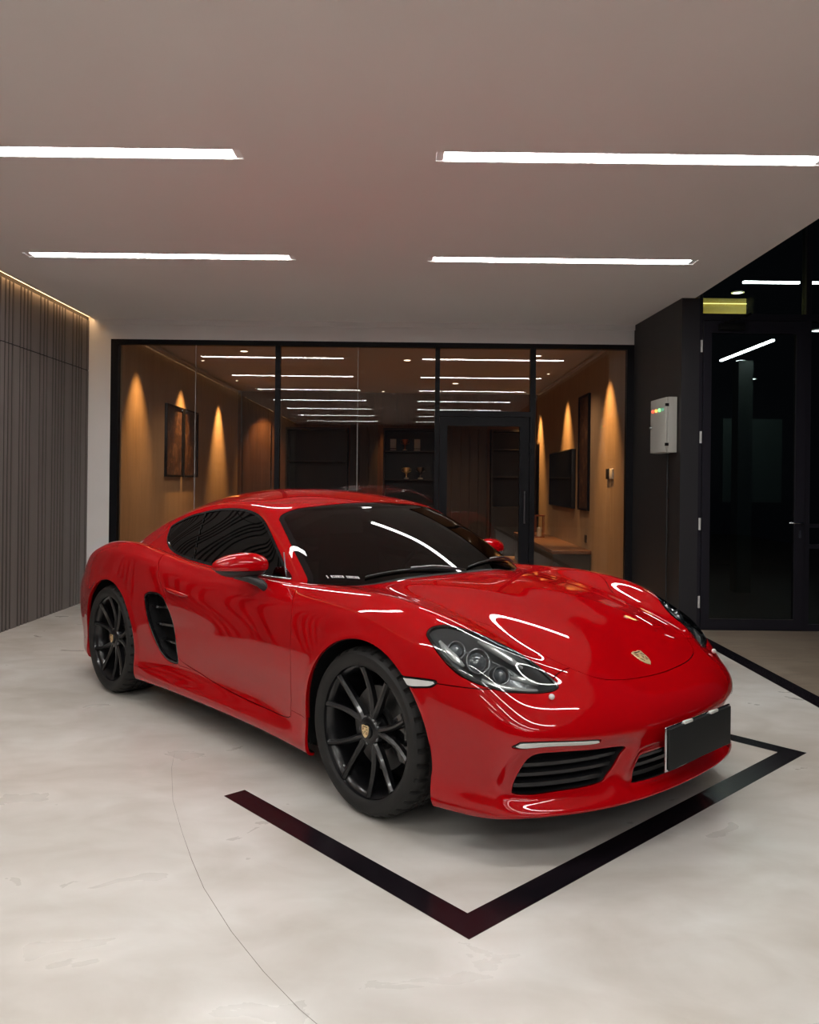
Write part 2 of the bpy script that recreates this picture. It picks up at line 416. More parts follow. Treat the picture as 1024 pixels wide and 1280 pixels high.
def make_car(M):
    root = bpy.data.objects.new('sports_car', None); bpy.context.scene.collection.objects.link(root)
    C = lower_body(); P = cage_fit(C.co, C.f); V, F = subdivide(P, C.f, 4); N = normals(V, F)
    if N[np.argmax(V[:, 2])][2] < 0: F = F[:, ::-1]; N = -N
    # sculpting: scoops round the intakes, hollow in the door in front of the side vent
    D = np.zeros(len(V))
    for sg in (-1, 1):
        mp = (lambda p: p) if sg < 0 else mirror_pts
        d = Patch(mp(INTAKE), 5, .25).f(V); d = np.where(V[:, 1] * sg > 0, d, -1)
        D += .015 * (1 - sm(-d / .055)) * (V[:, 2] > .15)
        u = (V[:, 0] + .50) / .95; side = (V[:, 1] * sg > .7)
        uu = np.clip(u, 0, 1); hh = .205 - .10 * uu; zc = .505 + .10 * uu
        prof = sm(1 - np.abs(V[:, 2] - zc) / hh); ramp = (1 - uu) ** 1.6 * np.where(u < 0, sm((V[:, 0] + .70) / .2), 1)
        D += .030 * prof * ramp * side
        ln = np.exp(-((V[:, 2] - (.745 + .02 * V[:, 0])) / .02) ** 2)
    d = Patch(CENTRE, 5, .25).f(V); D += .012 * (1 - sm(-d / .045))
    # raised lips round the wheel arches
    for cx_, cz_, rr in ((1.250, .332, .378), (-1.225, .335, .372)):
        q = np.hypot(V[:, 0] - cx_, V[:, 2] - cz_); D -= .006 * np.exp(-((q - rr - .006) / .022) ** 2) * (np.abs(V[:, 1]) > .7)
    V = V - N * D[:, None]; N = normals(V, F)
    body = Surf(V, N, [tuple(f) for f in F.tolist()])
    def arch(W, grow=0.0):
        a = .378 + grow - np.hypot(W[:, 0] - 1.250, W[:, 2] - .332); b = .372 + grow - np.hypot(W[:, 0] + 1.225, W[:, 2] - .335)
        # below the axle the opening runs straight down
        a = np.where(W[:, 2] < .30, np.minimum(.3767 + grow - np.abs(W[:, 0] - 1.250 + (.300 - W[:, 2]) * np.where(W[:, 0] > 1.25, -.02, -.03)), 9), a)
        b = np.where(W[:, 2] < .30, np.minimum(.370 + grow - np.abs(W[:, 0] + 1.225), 9), b)
        r = np.maximum(a, b); return np.where(np.abs(W[:, 1]) > .45, r, -1.0)
    holes = []
    for sg in (-1, 1):
        mp = (lambda p: p) if sg < 0 else mirror_pts
        holes += [('light', sg, Patch(mp(LIGHT), 4)), ('marker', sg, Patch(mp(MARKER), 4, .08)), ('drl', sg, Patch(mp(DRL), 4, .1)), ('intake', sg, Patch(mp(INTAKE), 3, .15)), ('vent', sg, Patch(mp(VENT), 4, .12))]
    holes.append(('centre', 0, Patch(CENTRE, 3, .12)))
    S = clip(body, -arch(body.V))
    pieces = {}
    for k, sg, pt in holes:
        pieces[k, sg] = clip(S, pt.f(S.V) - .0015)
        S = clip(S, -pt.f(S.V) - .0015)
    hp = smooth_poly(HOOD_POLY, 4)
    top = lambda W: W[:, 2] > .5
    fh = lambda W: np.where(top(W), sdf2(W[:, :2], hp), -1)
    G = .0018
    hood = clip(S, fh(S.V) - G); S = clip(S, -fh(S.V) - G)
    # under the cabin: cowl strip kept, the rest open
    def cab(W): return np.where((W[:, 2] > .75), np.minimum(np.minimum(.60 - W[:, 0], W[:, 0] + 1.0), .66 - np.abs(W[:, 1])), -1)
    S = clip(S, -cab(S.V))
    def cowl(W): return np.where(W[:, 2] > .75, np.minimum(np.minimum(1.0 - W[:, 0], W[:, 0] - .5), .672 - np.abs(W[:, 1])), -1)
    cw = clip(S, cowl(S.V)); S = clip(S, -cowl(S.V))
    def fb(W): return np.where(W[:, 0] > 1.2, np.maximum(.607 + .02 * (W[:, 0] - 1.6) - W[:, 2], W[:, 0] - 1.928), -1.0)
    bump = clip(S, fb(S.V) - G); S = clip(S, -fb(S.V) - G)
    dp = smooth_poly(DOOR, 4)
    obs = {}
    def mk(name, SS, mat, fl=.012, **k):
        o = surf_obj(name, SS, mat, root, fl, **k); obs.setdefault(name, []).append(o); return o
    mk('hood', hood, M['paint']); mk('front_bumper', bump, M['paint'], .02); mk('cowl_panel', cw, M['plastic'], .0)
    for sg in (-1, 1):
        sd = lambda W: np.where(W[:, 1] * sg > .5, sdf2(W[:, [0, 2]], dp), -1)
        door = clip(S, sd(S.V) - G); S = clip(S, -sd(S.V) - G)
        mk('door', door, M['paint'])
        sk = lambda W: np.where((W[:, 1] * sg > .4) & (np.abs(W[:, 0]) < 1.0), np.where(W[:, 0] > -.39, .31 - W[:, 2], .235 + .24 * np.maximum(0, W[:, 0] + .75) - W[:, 2]), -1)
        sill = clip(S, sk(S.V) - .001); S = clip(S, -sk(S.V) - .001); mk('side_sill', sill, M['paint'])
        fe = lambda W: np.where((W[:, 1] * sg > 0), W[:, 0] - .42, -1)
        fend = clip(S, fe(S.V)); S = clip(S, -fe(S.V)); mk('front_fender', fend, M['paint'], .02)
    mk('rear_body', S, M['paint'], .02)
    # black shell under the skin; its colour stands in for shut-line shade
    inner = clip(body, -arch(body.V, -.004))
    for k, sg, pt in holes:
        if k in ('light', 'vent', 'intake', 'centre'): inner = clip(inner, -pt.f(inner.V) - .004)
    inner = clip(inner, -cab(inner.V) - .01)
    mk('shutline_shade_shell', inner, M['black'], 0, shift=-.014)
    # wheel housings, floor pan
    for cx_, cz_ in ((1.250, .333), (-1.225, .335)):
        for sg in (-1, 1):
            bm = bmesh.new(); n = 48; rows = [(.866, .381), (.84, .388), (.55, .39), (.50, .30)]; ring = []
            for yy, rr in rows:
                ring.append([bm.verts.new((cx_ + rr * math.cos(a), sg * yy, max(.17, cz_ + rr * math.sin(a)))) for a in [(-.35 + (math.pi + .7) * k / n) for k in range(n + 1)]])
            for a, b in zip(ring[:-1], ring[1:]):
                for k in range(n): bm.faces.new([a[k], a[k+1], b[k+1], b[k]])
            bm.faces.new(ring[-1]); bobj('wheel_housing', bm, M['black'], root)
    bm = bmesh.new(); box(bm, (-1.9, 1.85), (-.55, .55), (.17, .20)); box(bm, (-.84, .87), (-.79, .79), (.165, .20)); bobj('floor_pan', bm, M['black'], root)
    # lamps
    for sg in (-1, 1):
        mp = (lambda p: p) if sg < 0 else mirror_pts
        L = pieces['light', sg]; pt = Patch(mp(LIGHT), 4); d = pt.f(L.V)
        lens = surf_obj('headlight', L, M['lens'], root, 0)
        bowl = Surf(L.V - L.N * (.010 + .060 * sm(d / .05))[:, None], L.N, L.F)
        bowl = Surf(bowl.V, normals_any(bowl.V, bowl.F), bowl.F)
        rim = clip(L, .0095 - d); 
        surf_obj('lamp_rim', rim, M['gloss_black'], lens, .012, shift=.0006)
        surf_obj('lamp_bowl', bowl, M['lamp_dark'], lens, 0)
        def inside(p, depth):
            p = np.array([p[0], p[1] * -sg, p[2]]); k = np.argmin(np.linalg.norm(L.V - p, axis=1)); return L.V[k] - L.N[k] * depth, L.N[k]
        ax = Vector((.86, sg * .42, .10)).normalized()
        for (px, py, pz), r, dep in (((1.745, -.735, .700), .036, .034), ((1.665, -.765, .735), .026, .034), ((1.83, -.69, .660), .026, .030)):
            c, nn = inside((px, py, pz), dep)
            bm = bmesh.new(); lathe(bm, [(r*1.35, -.02), (r*1.35, .012), (r*1.2, .016), (r*1.08, .004), (r, .002)], 28); lathe(bm, [(r*1.0, .0), (r*.86, .010), (r*.6, .017), (r*.3, .021), (.0005, .022)], 28, mat=1)
            o = bobj('lamp_projector', bm, [M['silver_dark'], M['lamp_glass']], lens, smooth=True)
            o.matrix_local = Matrix.Translation(Vector(c)) @ (ax * .75 + Vector(nn) * .5).to_track_quat('Z', 'Y').to_matrix().to_4x4()
        # bright reflector bars
        for pts, w in ((((1.60,-.79,.765),(1.64,-.80,.742),(1.69,-.805,.712),(1.73,-.80,.690)), .014), (((1.68,-.665,.755),(1.74,-.635,.728),(1.80,-.615,.702),(1.85,-.60,.672)), .013),
                       (((1.80,-.775,.640),(1.85,-.725,.622),(1.89,-.66,.615),(1.92,-.60,.618)), .014), (((1.85,-.66,.655),(1.885,-.62,.645),(1.915,-.585,.63)), .013)):
            bm = bmesh.new(); tube(bm, [inside(p, .026)[0] for p in pts], w, 10, taper=True); bobj('lamp_reflector', bm, M['reflector'], lens, smooth=True)
        # side marker and bumper light
        for k, nm, lit in (('marker', 'side_marker', 'marker_lens'), ('drl', 'daytime_light', 'drl_lens')):
            Pz = pieces[k, sg]; pp = [h for h in holes if h[0] == k and h[1] == sg][0][2]; d = pp.f(Pz.V)
            o = surf_obj(nm, Pz, M['gloss_black'], root, .012, shift=-.001)
            e = .0065 if k == 'marker' else .0045
            surf_obj(lit, clip(Pz, d - e), M['silver_lens'], o, .01, shift=.004)
        # intake grilles
        Pz = pieces['intake', sg]; duct = mk('intake_duct', Pz, M['black'], .0, shift=-.075)
        edge = Surf(Pz.V, Pz.N, Pz.F); tube_of_boundary('intake_surround', Pz, M['plastic'], duct, .075)
        g = None
        for z0 in (.283, .318, .354):
            zz = lambda W: W[:, 2] - .04 * (np.abs(W[:, 1]) - .56) * -1.0
            b = clip(Pz, .0062 - np.abs(zz(Pz.V) - z0))
            if b.F: mk('intake_slat', b, M['plastic'], .030, shift=-.020).parent = duct
        # side vent
        Pz = pieces['vent', sg]; duct = mk('vent_duct', Pz, M['black'], .0, shift=-.085); tube_of_boundary('vent_surround', Pz, M['plastic'], duct, .085)
        d = [h for h in holes if h[0] == 'vent' and h[1] == sg][0][2].f(Pz.V)
        surf_obj('vent_trim', clip(Pz, .010 - d), M['gloss_black'], duct, .02, shift=-.003)
        for z0 in (.60, .50, .41):
            b = clip(Pz, .006 - np.abs(Pz.V[:, 2] - z0 - .25*(Pz.V[:, 0] + .6)*0))
            if b.F: mk('vent_slat', b, M['gloss_black'], .035, shift=-.045).parent = duct
    Pz = pieces['centre', 0]; duct = mk('centre_duct', Pz, M['black'], 0, shift=-.07); tube_of_boundary('centre_surround', Pz, M['plastic'], duct, .07)
    for z0 in (.272, .298, .324):
        b = clip(Pz, .0055 - np.abs(Pz.V[:, 2] - z0)); mk('centre_slat', b, M['plastic'], .03, shift=-.018).parent = duct
    # ------------------------------------------------ cabin
    C = greenhouse(); P = cage_fit(C.co, C.f); V, F = subdivide(P, C.f, 4); N = normals(V, F)
    if N[np.argmax(V[:, 2])][2] < 0: F = F[:, ::-1]; N = -N
    S = Surf(V, N, [tuple(f) for f in F.tolist()])
    wp = WSH + mirror_pts(WSH[::-1])[1:-1]
    wpt = Patch(wp, 3, .4); fw = lambda W: np.where(W[:, 0] > .1, wpt.f(W), -1)
    glass = clip(S, fw(S.V)); S = clip(S, -fw(S.V) - .0015)
    gb = clip(glass, .022 - fw(glass.V)); gc = clip(glass, fw(glass.V) - .022)
    ws = mk('windshield', gc, M['glass'], 0, shift=-.002); surf_obj('glass_border', gb, M['border'], ws, .01, shift=-.002)
    lp = smooth_poly(DLO, 4)
    for sg in (-1, 1):
        fd = lambda W: np.where(W[:, 1] * sg > .35, sdf2(W[:, [0, 2]], lp), -1)
        g = clip(S, fd(S.V)); S = clip(S, -fd(S.V) - .001)
        dd = fd(g.V); sx = g.V[:, 0] - (-.407 + (g.V[:, 2] - .892) * -.45)
        trim = clip(g, .012 - dd); g = clip(g, fd(g.V) - .012)
        mk('window_trim', trim, M['gloss_black'], .012, shift=.0015)
        bx = lambda W: np.abs(W[:, 0] - (-.407 + (W[:, 2] - .892) * -.45)) - .009
        bp = clip(g, -bx(g.V)); g = clip(g, bx(g.V)); mk('window_pillar', bp, M['gloss_black'], .012, shift=.001)
        fr_ = lambda W: W[:, 0] + .45
        a = clip(g, (g.V[:, 0] - (-.407 + (g.V[:, 2] - .892) * -.45))); b = clip(g, -(g.V[:, 0] - (-.407 + (g.V[:, 2] - .892) * -.45)))
        mk('side_window', a, M['glass'], 0, shift=-.002); mk('quarter_window', b, M['glass'], 0, shift=-.002)
    rp = smooth_poly([(-.86,0),(-.88,.25),(-.93,.42),(-1.05,.485),(-1.45,.47),(-1.72,.43),(-1.80,.25),(-1.82,0),(-1.80,-.25),(-1.72,-.43),(-1.45,-.47),(-1.05,-.485),(-.93,-.42),(-.88,-.25)], 4)
    fr = lambda W: np.where(W[:, 2] > .6, sdf2(W[:, :2], rp), -1)
    rg = clip(S, fr(S.V)); S = clip(S, -fr(S.V) - .0015); mk('rear_window', rg, M['glass'], 0, shift=-.002)
    mk('roof', S, M['paint'], .012)
    inn = Surf(V, N, [tuple(f) for f in F.tolist()])
    for q in ('door',):
        pass
    # ------------------------------------------------ crest on hood, plate, mirrors, wipers, small parts
    hb = bvhtree.BVHTree.FromPolygons([Vector(v) for v in hood.V], [list(f) for f in hood.F])
    def onhood(x, y): h = hb.ray_cast(Vector((x, y, 2)), Vector((0, 0, -1))); return h[0], h[1]
    p, n = onhood(1.968, 0)
    cr = crest(M, .032, .042); cr.name = 'hood_crest'; cr.parent = root
    n = n if n.z > 0 else -n
    X = Vector((0, 1, 0)); Y = n.cross(X).normalized()   # Y runs up the hood towards the cabin
    if Y.x > 0: Y = -Y; X = -X
    R = Matrix((X, Y, n)).transposed().to_4x4(); cr.matrix_local = Matrix.Translation(p + n * .0015) @ R
    # plate
    pl = bpy.data.objects.new
    bm = bmesh.new(); rbox(bm, (2.219, 2.226), (-.240, .240), (.302, .452), .003); o = bobj('license_plate', bm, M['plate'], root)
    o['label'] = 'dark grey blanked number plate'
    bm = bmesh.new(); rbox(bm, (2.209, 2.2185), (-.248, .248), (.296, .458), .004); bobj('plate_holder', bm, M['silver'], o)
    for yy in (-.1, .1):
        bm = bmesh.new(); rbox(bm, (2.215, 2.2275), (yy - .03, yy + .03), (.450, .461), .002); bobj('plate_clip', bm, M['silver_lens'], o)
    bm = bmesh.new(); box(bm, (2.13, 2.2095), (-.12, .12), (.32, .42)); bobj('plate_bracket', bm, M['black'], o)
    # washer nozzles
    for sg in (-1, 1):
        bm = bmesh.new(); bmesh.ops.create_uvsphere(bm, u_segments=16, v_segments=10, radius=.011); o = bobj('washer_nozzle', bm, M['silver_lens'], root, smooth=True); o.location = (1.972, sg * .60, .582)
    for sg in (-1, 1): mirror(M, root, sg)
    for sg in (-1, 1):
        bm = bmesh.new()
        pts = [(-.245, .712, .0), (-.28, .714, .012), (-.34, .718, .016), (-.42, .724, .016), (-.47, .728, .010), (-.495, .730, .0)]
        bb = bvh_side(body); rr = []
        for x, z, off in pts:
            h = bb.ray_cast(Vector((x, sg * 1.5, z)), Vector((0, -sg, 0))); rr.append((x, h[0].y + sg * (off + .001), z))
        tube(bm, rr, .011, 10, taper=True); bobj('door_handle', bm, M['paint'], root, smooth=True)
        # bright belt strip
        bm = bmesh.new(); gbv = bvhtree.BVHTree.FromPolygons([Vector(v) for v in V], [list(f) for f in F.tolist()])
        rr = []
        for x, z in ((.555,.872),(.46,.868),(.38,.867),(.30,.867),(.20,.8675)):
            h = gbv.ray_cast(Vector((x, sg * 1.5, z)), Vector((0, -sg, 0))); rr.append((x, h[0].y + sg * .003, z))
        tube(bm, rr, .0055, 8); bobj('belt_strip', bm, M['silver'], root, smooth=True)
        bm = bmesh.new(); rr = []
        for x, z in ((.515,.880),(.49,.91),(.455,.95),(.425,.985)):
            h = gbv.ray_cast(Vector((x, sg * 1.5, z)), Vector((0, -sg, 0))); rr.append((x, h[0].y + sg * .002, z))
        tube(bm, rr, .003, 8); bobj('window_quarter_strip', bm, M['silver_dark'], root, smooth=True)
    # wipers
    gv = bvhtree.BVHTree.FromPolygons([Vector(v) for v in V], [list(f) for f in F.tolist()])
    def onws(x, y): h = gv.ray_cast(Vector((x, y, 2)), Vector((0, 0, -1))); return h[0] if h[0] else Vector((x, y, .9))
    for y0, y1, x0, x1 in ((.0, -.50, .912, .822), (.62, .12, .752, .900)):
        bm = bmesh.new(); rr = []
        for k in range(9):
            t = k / 8; p = onws(x0 + (x1-x0) * t - .012, y0 + (y1-y0) * t); rr.append((p.x, p.y, p.z + .009))
        tube(bm, rr, .005, 8); w = bobj('wiper_blade', bm, M['plastic'], root, smooth=True)
        bm = bmesh.new(); a = [tuple(Vector(rr[0]) + Vector((.035, .05 if y0 < .3 else -.01, -.004))), tuple(Vector(rr[1]) + Vector((.02, 0, .012))), tuple(Vector(rr[2]) + Vector((0, 0, .014))), tuple(Vector(rr[4]) + Vector((0, 0, .009)))]
        tube(bm, a, .006, 8); bobj('wiper_arm', bm, M['silver_dark'], w, smooth=True)
    # illegible white lettering low on the windshield
    bm = bmesh.new(); rnd = random.Random(4); y = -.655
    for k in range(15):
        wd = .0062
        if k not in (1, 8):
            for zz in ((0, .008),) if k % 3 else ((0, .003), (.005, .008)):
                q = []
                for dy, dz in ((0, zz[0]), (wd * .8, zz[0]), (wd * .8, zz[1]), (0, zz[1])):
                    x = .725 + (y + dy + .655) * .62 - dz * 1.9 - .005; p = onws(x, y + dy); q.append(bm.verts.new((p.x + .002, p.y, p.z + .003)))
                bm.faces.new(q)
        y += .0088
    bobj('windshield_sticker', bm, M['sticker'], root)
    bm = bmesh.new(); rbox(bm, (.22, .25), (-.05, .05), (1.10, 1.16), .01); bobj('rear_view_mirror', bm, M['plastic'], root)
    # cabin furniture
    for sg in (-1, 1):
        bm = bmesh.new(); rbox(bm, (-.35, .15), (sg*.36 - .23, sg*.36 + .23), (.30, .46), .05); rbox(bm, (-.48, -.32), (sg*.36 - .22, sg*.36 + .22), (.42, 1.0), .06); rbox(bm, (-.50, -.38), (sg*.36 - .12, sg*.36 + .12), (.95, 1.12), .04)
        bobj('seat', bm, M['seat'], root)
    bm = bmesh.new(); rbox(bm, (.42, .80), (-.68, .68), (.55, .82), .05); bobj('dashboard', bm, M['seat'], root)
    bm = bmesh.new(); lathe(bm, [(.185 + .014*math.cos(a), .014*math.sin(a)) for a in [k*math.pi/4 for k in range(9)]], 32); lathe(bm, [(.05, .0), (.05, .02), (.0005, .03)], 20)
    for a in (0, math.pi, -math.pi/2): tube(bm, [(0, 0, .01), (.18*math.cos(a), .18*math.sin(a), 0)], .012, 6)
    o = bobj('steering_wheel', bm, M['plastic'], root, smooth=True); o.matrix_local = Matrix.Translation((.30, .36, .80)) @ Vector((-.93, 0, .36)).to_track_quat('Z', 'Y').to_matrix().to_4x4()
    # wheels
    for x, y, w in ((1.2375, .862, .118), (-1.2375, .882, .132)):
        for sg in (-1, 1): wheel(M, root, x, y, sg, w)
    return root

def normals_any(V, F):
    N = np.zeros_like(V)
    for f in F:
        a = V[f[0]]; n = np.zeros(3)
        for k in range(1, len(f)-1): n += np.cross(V[f[k]] - a, V[f[k+1]] - a)
        for v in f: N[v] += n
    return N / np.maximum(np.linalg.norm(N, axis=1), 1e-12)[:, None]

def bvh_side(S):
    if not hasattr(S, 'bvh'): S.bvh = bvhtree.BVHTree.FromPolygons([Vector(v) for v in S.V], [list(f) for f in S.F])
    return S.bvh

def tube_of_boundary(name, S, mat, parent, depth):
    """walls of a duct: the cut edge swept inwards"""
    be = boundary(S); idx = {}; vs = []
    for a, b in be:
        for v in (a, b):
            if v not in idx: idx[v] = len(vs); vs += [tuple(S.V[v] - S.N[v] * .004), tuple(S.V[v] - S.N[v] * depth)]
    fs = [(idx[b], idx[a], idx[a] + 1, idx[b] + 1) for a, b in be]
    me = bpy.data.meshes.new(name); me.from_pydata(vs, [], fs); me.materials.append(mat); o = bpy.data.objects.new(name, me)
    bpy.context.scene.collection.objects.link(o); o.parent = parent; return o

def crest(M, hw, hh):
    """gold shield with red and black bars and a small centre shield; lies in XY, faces +Z"""
    def shield(w, h, z, bm, mi, th=.0):
        pts = [(-w, h*.82), (-w*.5, h*.95), (0, h*.86), (w*.5, h*.95), (w, h*.82), (w*.98, .1*h), (w*.85, -.35*h), (w*.5, -.75*h), (0, -h), (-w*.5, -.75*h), (-w*.85, -.35*h), (-w*.98, .1*h)]
        a = [bm.verts.new((x, y, z + .0012)) for x, y in pts]; b = [bm.verts.new((x*1.03, y*1.03, z - .001)) for x, y in pts]
        f = bm.faces.new(a); f.material_index = mi
        for k in range(len(a)):
            f = bm.faces.new((b[k], b[(k+1) % len(a)], a[(k+1) % len(a)], a[k])); f.material_index = mi
    bm = bmesh.new(); shield(hw, hh, 0, bm, 0)
    def bar(x0, x1, y0, y1, mi):
        f = bm.faces.new([bm.verts.new((x, y, .0018)) for x, y in ((x0, y0), (x1, y0), (x1, y1), (x0, y1))]); f.material_index = mi
    w, h = hw, hh
    for y0, y1, mi in ((-.10, -.02, 1), (-.26, -.18, 2), (-.42, -.34, 1)): bar(w*.12, w*.80*(1 + y0*.25), h*y0, h*y1, mi)
    for y0, y1, mi in ((.50, .58, 1), (.34, .42, 2), (.18, .26, 1)): bar(-w*.86, -w*.30, h*y0, h*y1, mi)
    for s, q in ((1, (.22, .80, .20, .58)), (-1, (.25, .78, -.46, -.04))):   # antler strokes in the other quarters
        for k in range(3):
            y0 = h * (q[2] + (q[3]-q[2]) * k / 3); x0, x1 = (w*q[0], w*q[1]) if s > 0 else (-w*q[1]*(1-.12*(2-k)), -w*q[0])
            bar(x0, x1, y0, y0 + h*.045, 2)
    bm2 = bmesh.new(); shield(hw*.36, hh*.34, .0016, bm, 0)
    # rearing horse, a few strokes
    for a in (((-.10, -.16), (.06, -.14), (.10, .04), (-.02, .08)), ((.02, .04), (.12, .06), (.14, .20), (.06, .20)), ((-.04, -.14), (-.10, -.26), (-.06, -.26), (.0, -.14)), ((.08, .0), (.2, .06), (.2, .02), (.1, -.06))):
        f = bm.faces.new([bm.verts.new((x*w, y*h, .0032)) for x, y in a]); f.material_index = 2
    bar(-w*.62, w*.62, h*.66, h*.78, 2)
    bm2.free()
    return bobj('crest', bm, [M['gold'], M['crest_red'], M['black']], None)

def mirror(M, root, sg):
    cx_, cy_, cz_ = .346, .893, .926; ax, ay, az = .076, .136, .056; rot = math.radians(17)
    def shell(z0, z1, mat, name, parent, k=1.0):
        bm = bmesh.new(); nu, nv = 40, 16; rings = []
        for j in range(nv + 1):
            t = z0 + (z1 - z0) * j / nv
            ring = []
            for i in range(nu):
                a = 2 * math.pi * i / nu; c, s = math.cos(a), math.sin(a)
                w = max(0, 1 - abs(t) ** 2.1) ** .5; ex = abs(c) ** .85 * (1 if c > 0 else -1); ey = abs(s) ** .9 * (1 if s > 0 else -1)
                X = ax * w * ex * k * (1.0 if ex > 0 else .72); Y = ay * w * ey * k; Z = az * t * (1.12 - .16 * ey * w)
                xr = X * math.cos(rot) - Y * math.sin(rot); yr = X * math.sin(rot) + Y * math.cos(rot)
                ring.append(bm.verts.new((xr, sg * yr, Z)))
            rings.append(ring)
        for a, b in zip(rings[:-1], rings[1:]):
            for i in range(nu):
                f = [a[i], a[(i+1) % nu], b[(i+1) % nu], b[i]]; bm.faces.new(f if sg > 0 else f[::-1])
        for r, fl in ((rings[0], sg > 0), (rings[-1], sg < 0)): bm.faces.new(r[::-1] if fl else r)
        bmesh.ops.remove_doubles(bm, verts=bm.verts, dist=.0004); bmesh.ops.recalc_face_normals(bm, faces=bm.faces)
        o = bobj(name, bm, mat, parent, smooth=True); return o
    h = shell(-.30, .9999, M['paint'], 'side_mirror', root); h.location = (cx_, sg * cy_, cz_)
    b = shell(-.86, -.33, M['plastic'], 'mirror_base', h, .97)
    bm = bmesh.new(); pr = [(.0, .03, -.040), (.035, -.02, -.056), (.070, -.065, -.080), (.105, -.105, -.125)]
    rr = [Vector((x, sg * y, z)) for x, y, z in pr]
    tube(bm, rr, .027, 14, flat=.75); rbox(bm, (.07, .155), tuple(sorted((sg * -.085, sg * -.15))), (-.150, -.105), .014); bobj('mirror_stalk', bm, M['plastic'], h, smooth=True)
    bm = bmesh.new(); mm = Matrix.Rotation(sg * rot, 3, 'Z')
    n = 24; vs = []
    for k in range(n):
        a = 2*math.pi*k/n; v = mm @ Vector((-.056, sg * .108*math.copysign(abs(math.cos(a))**.7, math.cos(a)), .036*math.copysign(abs(math.sin(a))**.8, math.sin(a)) + .006)); vs.append(bm.verts.new(v))
    bm.faces.new(vs); bobj('mirror_glass', bm, M['chrome'], h)

